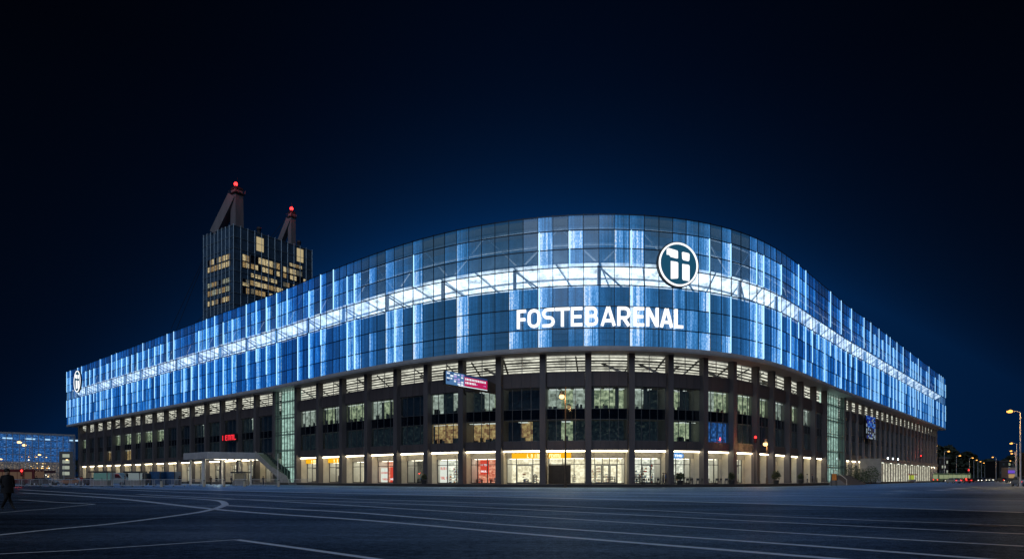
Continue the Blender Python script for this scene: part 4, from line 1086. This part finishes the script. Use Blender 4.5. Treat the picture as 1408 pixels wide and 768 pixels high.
def make_bus(label, col, rowmat, L=11.5, H=3.1):
    root = thing('bus', label, 'bus', (0,0,0)); W = 2.5
    b = MB(); b.box(-L/2,L/2,-W/2,W/2,.35,H); b.build('body', paint('bus_paint', col), root, bevel=.18)
    for y in (-W/2-.02, W/2-.0):
        b = MB(); n = 7
        for i in range(n):
            x0 = -L/2+.4+(L-.8)*i/n; b.box(x0+.06, x0+(L-.8)/n-.06, y, y+.02, 1.25, 2.55)
        b.build('window', rowmat, root)
    for x in (-L/2-.02, L/2):
        b = MB(); b.box(x, x+.02, -1.05, 1.05, 1.2, 2.6); b.build('windscreen', rowmat, root)
    for y in (-1,1):
        for x in (-L/2+2.2, L/2-2.4):
            b = MB(); b.tube((x,y*1.25-.02,.48), (x,y*1.25-y*.3,.48), .48, .48, 14); b.build('wheel', M['rubber'], root)
        b = MB(); b.box(-L/2-.05,-L/2-.0,y*.95-.14,y*.95+.14,.75,1.05); b.build('tail_light', M['taillight'], root)
        b = MB(); b.box(L/2,L/2+.05,y*.95-.14,y*.95+.14,.65,.85); b.build('headlight', M['headlight'], root)
    return root
bus_lit = glow('bus_saloon_light', (.42,.5,.28), .55)
o = make_bus('long pale green bus with lit windows behind the red traffic light at right', (.22,.30,.16), bus_lit, 12.5); place(o, (*at(1309,650,232).xy,0), .12)
o = make_bus('dark red bus standing behind the barriers at the far left', (.16,.03,.03), glow('dim_saloon_light', (.16,.10,.07), .5), 11.5); place(o, (*at(16,650,128).xy,0), -.1)
def make_van(label, col):
    root = thing('delivery_van', label, 'van', (0,0,0)); W = 2.0
    prof = [(-2.7,.4),(-2.72,2.2),(-2.6,2.4),(1.2,2.4),(1.95,1.45),(2.65,1.2),(2.72,.9),(2.7,.4)]
    b = MB(); b.extrude([(x,-W/2,z) for x, z in prof], (0,W,0)); b.build('body', paint('van_paint', col), root, bevel=.1)
    b = MB()
    for y in (-W/2-.006, W/2-.014): b.extrude([(.5,y,1.45),(.5,y,2.15),(1.15,y,2.15),(1.7,y,1.45)], (0,.02,0))
    b.build('window', M['darkglass'], root)
    for x in (-1.7,1.75):
        for y in (-.95,.95):
            b = MB(); b.tube((x,y-.1,.36), (x,y+.1,.36), .36, .36, 14); b.build('wheel', M['rubber'], root)
    for y in (-.75,.75):
        b = MB(); b.box(2.68,2.75,y-.14,y+.14,.85,1.05); b.build('headlight', M['white'], root)
        b = MB(); b.box(-2.76,-2.7,y-.1,y+.1,1.0,1.3); b.build('tail_light', POST['red'], root)
    return root
o = make_van('pale teal van parked behind the barriers left of the blue containers', (.22,.34,.36)); place(o, (*at(158,655,128).xy,0), .05)
o = make_van('dark grey van parked behind the barriers beside the pale teal van', (.06,.07,.075)); place(o, (*at(185,655,131).xy,0), 3.2)
for px, Y, rz, col, lab in ((62,125,.1,(.10,.09,.09),'dark car parked behind the barriers right of the red bus'),(98,128,3.2,(.45,.2,.1),'orange brown car parked behind the barriers near the arena left end'),(128,126,.1,(.05,.05,.06),'black car parked behind the barriers left of the teal van')):
    o = make_car('parked_car', lab, col, 'car', 'cars behind the barriers', 0.0, False); place(o, (*at(px,655,Y).xy,0), rz)
def container(px0, px1, Y, label):
    a, e = at(px0,650,Y).x, at(px1,650,Y).x; root = thing('storage_container', label, 'container', ((a+e)/2,Y,0)); H = 2.7
    b = MB(); b.box(a,e,Y,Y+2.4,.18,H); n = int((e-a)/.3)
    for i in range(n): b.box(a+(e-a)*(i+.2)/n, a+(e-a)*(i+.75)/n, Y-.06, Y, .35, H-.15)
    b.build('box', solid('blue_container', (.02,.10,.24), .5, var=.3), root)
    b = MB()
    for x in (a+.1,e-.1): b.box(x-.1,x+.1,Y-.08,Y+2.42,0,.18); b.box(x-.08,x+.08,Y-.09,Y-.02,.18,H)
    b.build('corner_post', M['darksteel'], root)
container(205, 221, 132, 'longer blue steel container behind the barriers left of the canopy'); container(222.5, 241, 134, 'second blue steel container standing right against the first one')
def kiosk(px, Y, label, z0=0.0, glowm=None, w=2.4, roofm=None):
    p = at(px,655,Y); x, y = p.x, p.y; root = thing('kiosk', label, 'kiosk', (x,y,z0))
    b = MB(); b.box(x-w/2,x+w/2,y-.9,y+.9,z0,z0+1.0)
    for sx in (-1,1):
        for sy in (-1,1): b.box(x+sx*(w/2-.06)-.06,x+sx*(w/2-.06)+.06,y+sy*.84-.06,y+sy*.84+.06,z0+1.0,z0+2.35)
    b.build('cabin', M['fascia'], root); b = MB(); b.box(x-w/2-.25,x+w/2+.25,y-1.15,y+1.15,z0+2.35,z0+2.6); b.build('roof', roofm or M['darksteel'], root)
    b = MB(); b.box(x-w/2+.15,x+w/2-.15,y-.2,y+.2,z0+1.0,z0+2.3); b.build('lit_inside', glowm or ROOM['shopdim'], root)
kiosk(140, 119, 'small teal lit booth behind the barriers left of the pale teal van', 0, glow('teal_booth_light', (.25,.55,.55), .18), 3.0)
kiosk(186, 121, 'small white lit booth behind the barriers left of the blue containers', 0, glow('white_booth_light', (.6,.75,.8), .22), 2.6)
kiosk(331, 126, 'small dark roofed stall on legs beneath the canopy front')
kiosk(1253.5, 205, 'small bright yellow green booth with a red top before the lit entrance at right', 0, glow('yellow_booth_light', (.55,.65,.08), .6), 1.7, solid('red_roof', (.5,.05,.05), .5))

# ------------------------------------------------------------------ right wing entrance box, steps, planting
def entrance_box():
    s0, s1 = s_of(1212,3.6), s_of(1283,2.0)
    root = thing('entrance_pavilion', 'low flat entrance pavilion with a bright white ribbed front below the right wing', 'pavilion', PZ((s0+s1)/2,2,0.45))
    b = MB(); b.pbox(s0-.4, s1, -1.2, 3.6, 5.35, 6.3); b.pbox(s0-.4, s0, -1.2, 3.6, .45, 5.35); b.build('roof_slab', M['fascia'], root)
    b = MB(); b.pquad(s0, s1, 1.2, .45, 5.35); b.build('lit_wall', lumen('pavilion_glow', (.85,.82,.64), .75), root)
    n = 26
    for i in range(n):
        s = s0+(s1-s0)*(i+.5)/n
        b = MB(); b.pbox(s-.42, s+.42, 1.3, 1.42, .45, 5.35); b.build('fin', M['fascia'], root)
    pl_ = glow('pavilion_lamp', (.95,1,.85), 3)
    for i in range(9):
        s = s0+(s1-s0)*(i+.5)/9; b = MB(); b.pbox(s-.8, s+.8, 2.75, 2.95, 5.27, 5.345); b.build('soffit_lamp', pl_, root)
    fl_ = glow('flood_light', (.8,.95,1), 5)
    for i, px in enumerate((1222,1229,1236)):
        s = s_of(px,3.7); b = MB(); b.pbox(s-.3, s+.3, 3.4, 3.6, 6.3, 6.75); b.build('roof_floodlight', fl_, root)
entrance_box()
def steps():
    s0, s1 = s_of(1152,4.5), s_of(1180,4.5); root = thing('entrance_steps', 'wide grey stone steps below the right glazed stair shaft', 'steps', PZ((s0+s1)/2,4,0))
    b = MB()
    for i in range(6): b.pbox(s0+.4*i, s1-.1*i, 2.9+.001*i, 6.0-.5*i, .001+.33*i if i else 0.0, .33*(i+1))
    b.build('tread', M['plinth'], root)
    b = MB(); b.bar(PZ(s0,6.1,0), PZ(s0,6.1,1.1), .08); b.bar(PZ(s0+2.4,3.3,2.0), PZ(s0+2.4,3.3,3.1), .08); b.bar(PZ(s0,6.1,1.1), PZ(s0+2.4,3.3,3.1), .08); b.build('handrail', M['steel'], root)
steps()
def bush(px, o_, w, h_, label, group=None, z0=.45, pot=True, Y=None):
    x, y = P(s_of(px,o_),o_); root = thing('planter_shrub' if pot else 'shrub', label, 'shrub', (x,y,z0), 0, group); r2 = random.Random(int(px*7))
    if pot:
        b = MB(); b.tube((x,y,z0), (x,y,z0+.6), .42, .55, 12); b.build('pot', M['darksteel'], root); zb = z0+.6
    else: zb = z0
    b = MB()
    for i in range(5):
        t = r2.uniform(0,6.28); b.tube((x,y,zb), (x+w*.3*math.cos(t),y+w*.3*math.sin(t),zb+h_*.6), .03, .015, 5)
    b.build('stem', M['bark'], root)
    b = MB()
    for i in range(int(420*w)):
        t = r2.uniform(0,6.28); rr_ = w*math.sqrt(r2.random())*r2.uniform(.6,1.05); zz = zb+h_*(.12+.88*r2.random()*(1-.55*(rr_/w)**2))
        c = Vector((x+rr_*math.cos(t), y+rr_*math.sin(t), zz)); a = Vector((r2.gauss(0,1),r2.gauss(0,1),r2.gauss(0,.6))).normalized()*.16; d = a.cross(Vector((r2.gauss(0,1),r2.gauss(0,1),r2.gauss(0,1)))).normalized()*.07
        b.face([c-a, c+d, c+a, c-d])
    b.build('foliage', M['leaf'], root)
bush(1171, 3.5, 2.2, 4.6, 'tall dark shrub beside the stone steps at right', 'shrubs by the right steps', 0, False); bush(1184, 3.6, 2.0, 3.6, 'lower dark shrub right of the tall one by the steps', 'shrubs by the right steps', 0, False); bush(1198, 3.9, 2.3, 4.4, 'wide dark shrub against the entrance pavilion side', 'shrubs by the right steps', 0, False)
bush(1067, 1.2, .9, 1.7, 'bushy potted plant between piers right of the short lamp post', 'potted plants on the pavement'); bush(1101, 1.0, .6, 1.3, 'potted plant beside the blue shop window', 'potted plants on the pavement'); bush(935, .8, .8, 1.2, 'potted green plant under the blue oval shop sign', 'potted plants on the pavement'); bush(1006, .8, .6, 1.3, 'potted plant beside the pier right of the cafe', 'potted plants on the pavement'); bush(583, .9, .5, 1.1, 'small potted plant left of the white shop window', 'potted plants on the pavement')

# cafe furniture on the pavement
def make_chair():
    root = thing('cafe_chair', '', 'chair', (0,0,0), 0, 'cafe chairs on the pavement')
    b = MB(); b.box(-.21,.21,-.21,.21,.43,.47); b.build('seat', M['darksteel'], root)
    b = MB(); b.box(-.21,.21,.19,.22,.55,.9); b.box(-.21,-.17,.19,.22,.47,.55); b.box(.17,.21,.19,.22,.47,.55); b.build('backrest', M['darksteel'], root)
    for x in (-.18,.18):
        for y in (-.18,.18): b = MB(); b.tube((x,y,0), (x,y,.43), .02, .02, 5); b.build('leg', M['darksteel'], root)
    return root
def make_table():
    root = thing('cafe_table', '', 'table', (0,0,0), 0, 'cafe tables on the pavement')
    b = MB(); b.tube((0,0,.72), (0,0,.75), .4, .4, 16); b.build('tabletop', M['steel'], root)
    b = MB(); b.tube((0,0,.04), (0,0,.72), .035, .035, 8); b.tube((0,0,0), (0,0,.04), .28, .25, 12); b.build('pedestal', M['darksteel'], root); return root
ch0, tb0 = make_chair(), make_table(); first = True
for gi, (px, where) in enumerate(((884,'before the glass cafe doors'),(904,'before the blue cafe window'),(944,'under the blue oval sign'),(958,'right of the blue oval sign'),(984,'before the shop with teal panels'),(997,'by the pier right of the teal panels'))):
    s = s_of(px,.2); x, y = P(s,.2)
    t = tb0 if first else copy_tree(tb0); place(t, (x,y,.45), 0, 'small round cafe table '+where)
    for k, a in enumerate((.4,2.5,4.6)):
        c = ch0 if first and k == 0 else copy_tree(ch0); place(c, (x+.85*math.cos(a), y+.85*math.sin(a), .45), a-math.pi/2, 'dark metal cafe chair at the round table '+where)
    first = False
# low fence panels guarding the terrace right of centre
def make_fence():
    root = thing('terrace_fence', 'low dark rail fence guarding the cafe terrace', 'fence', (0,0,0), 0, 'rail fences of the cafe terrace')
    b = MB(); b.tube((-1,0,1.0), (1,0,1.0), .03, .03, 6); b.tube((-1,0,.25), (1,0,.25), .025, .025, 6)
    for i in range(1,9): b.tube((-1+.222*i,0,.25), (-1+.222*i,0,1.0), .012, .012, 4)
    b.build('rail', M['darksteel'], root)
    for x in (-1,1): b = MB(); b.tube((x,0,0), (x,0,1.02), .035, .035, 6); b.build('post', M['darksteel'], root)
    return root
f0 = make_fence()
for i, px in enumerate((878,892,906,931,944,1122,1132)):
    s = s_of(px,1.6); n = PN(s); x, y = P(s,1.6); o = f0 if i == 0 else copy_tree(f0); place(o, (x,y,.45), math.atan2(n.x,-n.y))
    if px > 1100: o['label'] = 'low dark rail fence before the right glazed stair shaft'
for i in range(4):
    px = 1184+8*i; Y = 165; p = at(px,655,Y); o = copy_tree(bar0); place(o, (p.x,Y,0), .7); o['label'] = 'grey steel barrier before the dark shrubs at right'; o['group'] = 'barriers before the right shrubs'
# litter bin and direction panel by the right kerb
def info_panel(px, Y, h_, label):
    p = at(px,655,Y); root = thing('information_panel', label, 'panel', (p.x,Y,0)); b = MB(); b.box(p.x-.5,p.x-.42,Y-.04,Y+.04,0,h_); b.box(p.x+.42,p.x+.5,Y-.04,Y+.04,0,h_); b.build('post', M['darksteel'], root)
    b = MB(); b.box(p.x-.42,p.x+.42,Y-.03,Y+.03,h_*.45,h_-.02); b.build('board', POST['orange'] if h_ < 2.4 else M['fascia'], root)
info_panel(1147, 122, 2.2, 'small upright panel on two posts at the road edge right of the curve')

# ------------------------------------------------------------------ people
def figure(pose, scale=1.0, sub=1):
    """one continuous body: joints joined by a skin, clothes by material, hair as a child"""
    V = pose['v']; Ed = pose['e']; Rr = pose['r']
    me = bpy.data.meshes.new('person_skeleton'); me.from_pydata([Vector(v)*scale for v in V], Ed, [])
    o = bpy.data.objects.new('person_skeleton', me); COL.objects.link(o)
    sk = o.modifiers.new('skin', 'SKIN'); sk.use_smooth_shade = True
    sd = me.skin_vertices[0].data
    for i, r in enumerate(Rr): sd[i].radius = (r[0]*scale, r[1]*scale) if isinstance(r, tuple) else (r*scale, r*scale); sd[i].use_root = i == 0
    ss = o.modifiers.new('sub', 'SUBSURF'); ss.levels = ss.render_levels = sub
    dg = bpy.context.evaluated_depsgraph_get(); m2 = bpy.data.meshes.new_from_object(o.evaluated_get(dg))
    bpy.data.objects.remove(o); return m2
def pose_stand(step=.12, arm=.1, turn=0):
    # 0 pelvis 1 waist 2 chest 3 neck 4 head 5 crown | legs 6-8 / 9-11 + toes 12,13 | arms 14-16 / 17-19
    v = [(0,0,.95),(0,0,1.12),(0,-.01,1.36),(0,0,1.50),(0,.01,1.60),(0,.02,1.70),
         (-.10,0,.90),(-.11,-.05-step*.5,.50),(-.11,step*.9,.09),(.10,0,.90),(.11,.05+step*.2,.50),(.11,-step,.09),(-.12,step*.9-.17,.04),(.12,-step-.17,.04),
         (-.19,0,1.42),(-.26,.05,1.16),(-.21,-.12,.98),(.19,0,1.42),(.26,.05,1.16),(.21,-.12,.98)]
    e = [(0,1),(1,2),(2,3),(3,4),(4,5),(0,6),(6,7),(7,8),(8,12),(0,9),(9,10),(10,11),(11,13),(2,14),(14,15),(15,16),(2,17),(17,18),(18,19)]
    r = [(.15,.12),(.15,.11),(.17,.12),.06,.10,.075,.095,.07,.05,.095,.07,.05,.04,.04,.07,.052,.045,.07,.052,.045]
    return dict(v=v, e=e, r=r)
SKIN = solid('skin', (.42,.26,.18), .6, var=.05); HAIR = solid('dark_hair', (.015,.012,.01), .7)
def colour_body(me, top, legs, shoes):
    for m in (top, legs, shoes, SKIN): me.materials.append(m)
    for p in me.polygons:
        z = p.center.z; p.material_index = 3 if z > 1.50 else (0 if z > .86 else (1 if z > .11 else 2))
    return me
def person(loc, rz, label, top, legs, sub=1, step=.12, group=None, z=0.0):
    me = colour_body(figure(pose_stand(step), 1.0, sub), top, legs, M['black'])
    o = bpy.data.objects.new('person', me); COL.objects.link(o); tag(o, label, 'person', group); o.location = (loc[0],loc[1],z); o.rotation_euler = (0,0,rz)
    b = MB(); b.ball((0,.03,1.685), .115, n=12, sz=.95); h_ = b.build('hair', HAIR, None); h_.parent = o
    # a nose and brow ridge give the face a front
    b = MB(); b.hexa([(-.018,-.115,1.60),(.018,-.115,1.60),(.018,-.09,1.60),(-.018,-.09,1.60),(-.008,-.10,1.65),(.008,-.10,1.65),(.008,-.085,1.65),(-.008,-.085,1.65)]); n_ = b.build('nose', SKIN, None); n_.parent = o
    return o
cl = {k: solid('cloth_'+k, c, .85, var=.15) for k, c in dict(black=(.012,.012,.014), navy=(.02,.03,.07), grey=(.12,.12,.13), red=(.35,.03,.03), white=(.55,.55,.53), brown=(.10,.06,.04), blue=(.05,.14,.35)).items()}
g_ = ground(10, 700)
pp_ = person((g_.x,g_.y), R(60), 'person in a dark coat walking with hands in pockets at the left edge', cl['black'], cl['black'], 2, .26)
b = MB()
ring_prev = None
for z, rx, ry in ((.72,.245,.20),(.95,.225,.18),(1.15,.205,.155),(1.35,.225,.155),(1.46,.15,.11)):
    ring = [Vector((rx*math.cos(2*math.pi*i/20), ry*math.sin(2*math.pi*i/20), z)) for i in range(20)]
    if ring_prev:
        for i in range(20): b.face([ring_prev[i], ring_prev[(i+1) % 20], ring[(i+1) % 20], ring[i]])
    ring_prev = ring
ct = b.build('coat', cl['black'], None, smooth=True, weld=True); ct.parent = pp_
G_P = 'people behind the barriers'
for px, Y, rz, a, c, lab in ((112,120,.5,'red','navy','person in a red jacket behind the barriers left of the teal van'),(72,118,2.4,'white','black','person in a white top behind the barriers near the dark car'),(140,119,-1,'navy','grey','person in a navy jacket behind the barriers before the teal van'),
        (196,122,1.0,'grey','black','person in a grey coat before the first blue container'),(247,128,.2,'black','navy','person in black near the left canopy post'),(290,132,3.0,'brown','black','person in brown under the canopy front'),(298,134,.3,'black','grey','person in a black jacket and grey trousers under the canopy'),
        (318,129,1.5,'navy','black','person in navy standing left of the dark roofed stall'),(347,130,2.0,'black','black','person all in black right of the dark roofed stall'),(362,131,1.0,'grey','navy','person in grey before the stair parapet'),(50,121,.4,'black','grey','person in black behind the barriers right of the red bus'),(172,121,2.2,'brown','navy','person in a brown jacket behind the barriers between the vans')):
    p = at(px,655,Y); person((p.x,Y), rz, lab, cl[a], cl[c], 1, random.uniform(.05,.2), G_P)
for px, o_, a, c, lab in ((912,.9,'black','navy','person in black walking past the cafe terrace'),(915,-2.6,'blue','black','person in blue at the cafe pier'),(1110,.4,'white','navy','person in a white top before the shop left of the stair shaft'),(1117,.5,'navy','black','person in navy beside the one in white before the shop')):
    x, y = P(s_of(px,o_),o_); person((x,y), 1.2, lab, cl[a], cl[c], 1, .15, 'people on the pavement', .45)
x, y = P(s_of(1147,3.6),3.6); person((x-.6,y-2), 2.5, 'person in dark clothes at the kerb beside the small upright panel', cl['black'], cl['grey'], 1, .15)

# ------------------------------------------------------------------ far right: woods, lit blocks
def woods():
    b = MB(); r2 = random.Random(4); core = MB()
    for (px0, px1, Y, hp, n) in ((1283,1345,560,50,3600),(1330,1408,700,36,3400),(1395,1500,520,40,2000),(-60,110,620,40,1500)):
        for i in range(n):
            px = r2.uniform(px0,px1); t = (px-px0)/(px1-px0); env = hp*(.82+.12*math.sin(t*5+Y)+.06*math.sin(t*17+1.3))*min(1, 5*min(t,1-t)+.7)
            Yv = Y+r2.uniform(-30,30); h_ = env/F*Yv*math.sqrt(r2.random()); c = Vector(((px-CX)/F*Yv, Yv, max(.5,h_)))
            s_ = r2.uniform(1.2,2.8); a = Vector((r2.gauss(0,1),r2.gauss(0,1),r2.gauss(0,1))).normalized()*s_; d = a.cross(Vector((r2.gauss(0,1),r2.gauss(0,1),r2.gauss(0,1)))).normalized()*s_*.6
            b.face([c-a, c+d, c+a, c-d])
    o = b.build('woods', M['darkleaf']); o['kind'] = 'stuff'
woods()
def far_block(px0, px1, ytop, Y, label, m, floors, bays, group=None):
    a, e = at(px0,ytop,Y), at(px1,ytop,Y); H = a.z; root = thing('apartment_block', label, 'building', ((a.x+e.x)/2,Y,0), 0, group)
    b = MB(); b.box(a.x,e.x,Y,Y+14,0,H); b.build('wall', solid('block_render', (.03,.029,.028), .8), root)
    b = MB(); b.box(a.x-.3,e.x+.3,Y-.3,Y+14.3,H,H+.7); b.build('roof', M['roof'], root); r2 = random.Random(int(px0))
    for i in range(floors):
        for j in range(bays):
            if r2.random() < .5: continue
            w = (e.x-a.x)/bays; x = a.x+w*j; z = 1.0+(H-1.5)*i/floors; b = MB(); hgt = (H-1.5)/floors
            b.face([(x+w*.2,Y-.05,z+hgt*.25),(x+w*.8,Y-.05,z+hgt*.25),(x+w*.8,Y-.05,z+hgt*.8),(x+w*.2,Y-.05,z+hgt*.8)], 0, [(x,z),(x+w,z),(x+w,z+1),(x,z+1)])
            b.build('window', r2.choice(m), root)
WM = [ROOM['warm'], ROOM['green'], ROOM['shopblue'], ROOM['dim']]
far_block(1374,1390,634,480,'small lit block with scattered windows far down the right road', WM, 4, 4); far_block(1432,1475,622,330,'dark block with a few lit windows cut by the right edge', WM, 6, 8); far_block(1346,1366,643,760,'low lit block at the far end of the right road', WM, 3, 6); far_block(1291,1304,630,300,'dark low block just beyond the right end of the arena', [ROOM['pale'], ROOM['dim']], 4, 4)
def shop_pavilion():
    Y = 300; a, e = at(1386,650,Y), at(1396,650,Y); root = thing('roadside_shop', 'tiny violet lit roadside shop between lamps at the right edge', 'shop', ((a.x+e.x)/2,Y,0)); z = a.z
    b = MB(); b.box(a.x,e.x,Y,Y+4,0,z+2.6); b.build('wall', M['fascia'], root); b = MB(); b.box(a.x,e.x,Y-.3,Y-.02,z,z+1.3); b.build('lit_sign', glow('violet_sign', (.16,.08,.55), .9), root); b = MB(); b.box(a.x+.3,e.x-.3,Y-.1,Y-.02,.6,z-.4); b.build('window', ROOM['warm'], root)
shop_pavilion()

# ------------------------------------------------------------------ night sky
W = bpy.data.worlds.new('World'); SC.world = W; W.use_nodes = True; nt = W.node_tree; nt.nodes.clear(); g = NT(nt)
out = nt.nodes.new('ShaderNodeOutputWorld')
tc = g.n('ShaderNodeTexCoord').outputs['Generated']; sx = g.n('ShaderNodeSeparateXYZ', i_0=tc)
# the glow of the lit square on the night air: strongest low down and over the middle of town
azm = g.math('ARCTAN2', sx.outputs[0], sx.outputs[1]); el = g.math('ARCSINE', sx.outputs[2])
ga = g.math('POWER', 2.718, g.math('MULTIPLY', g.math('POWER', g.math('ABSOLUTE', g.math('DIVIDE', g.math('SUBTRACT', azm, .04), .66)), 2.0), -1.0))
e0 = g.math('SUBTRACT', el, g.math('SUBTRACT', .36, g.math('MULTIPLY', g.math('POWER', g.math('ABSOLUTE', g.math('SUBTRACT', azm, .05)), 2.0), .7)))
e0 = g.math('MAXIMUM', e0, 0.0)
ge = g.math('ADD', g.math('MULTIPLY', g.math('POWER', 2.718, g.math('DIVIDE', e0, -.055)), 1.25), g.math('MULTIPLY', g.math('POWER', 2.718, g.math('DIVIDE', e0, -.20)), .45))
gg = g.math('MULTIPLY', ga, ge); dome = g.n('ShaderNodeVectorMath', operation='SCALE', i_0=(.0003,.0105,.044)); g.link(gg, dome.inputs['Scale']); dome = dome.outputs[0]
base = g.ramp(sx.outputs[2], [(0, (.0004,.0021,.0076)), (.25, (.0004,.0017,.0054)), (.5, (.0003,.0007,.0022)), (1, (.0002,.0004,.0010))])
c = g.mix(1.0, base, dome, blend='ADD')
bg = g.n('ShaderNodeBackground', i_Color=c, i_Strength=1.0); g.link(bg.outputs[0], out.inputs[0])

# added fill light: one weak, very soft sun from behind the camera
sl = bpy.data.lights.new('fill_sun', 'SUN'); sl.energy = .8; sl.angle = R(50); sl.color = (.66,.78,1.0)
so = bpy.data.objects.new('fill_sun', sl); COL.objects.link(so); so.rotation_euler = (R(52), 0, R(-12))
# ------------------------------------------------------------------ camera
cam = bpy.data.cameras.new('camera'); co = bpy.data.objects.new('camera', cam); COL.objects.link(co); SC.camera = co
co.location = (0,0,EYE); co.rotation_euler = (R(90),0,0)
cam.sensor_width = 36; cam.lens = 36*F/1408; cam.shift_y = (HY-384)/1408; cam.clip_end = 6000; cam.clip_start = .1
SC.render.engine = 'CYCLES'; cy = SC.cycles
cy.max_bounces = 7; cy.diffuse_bounces = 2; cy.glossy_bounces = 3; cy.transparent_max_bounces = 16; cy.transmission_bounces = 3
cy.sample_clamp_indirect = 2.5; cy.sample_clamp_direct = 12; cy.use_denoising = True; cy.caustics_reflective = False; cy.caustics_refractive = False
cy.use_light_tree = True
vs = SC.view_settings; vs.view_transform = 'Standard'; vs.look = 'None'; vs.exposure = 0; vs.gamma = 1; vs.use_curve_mapping = False
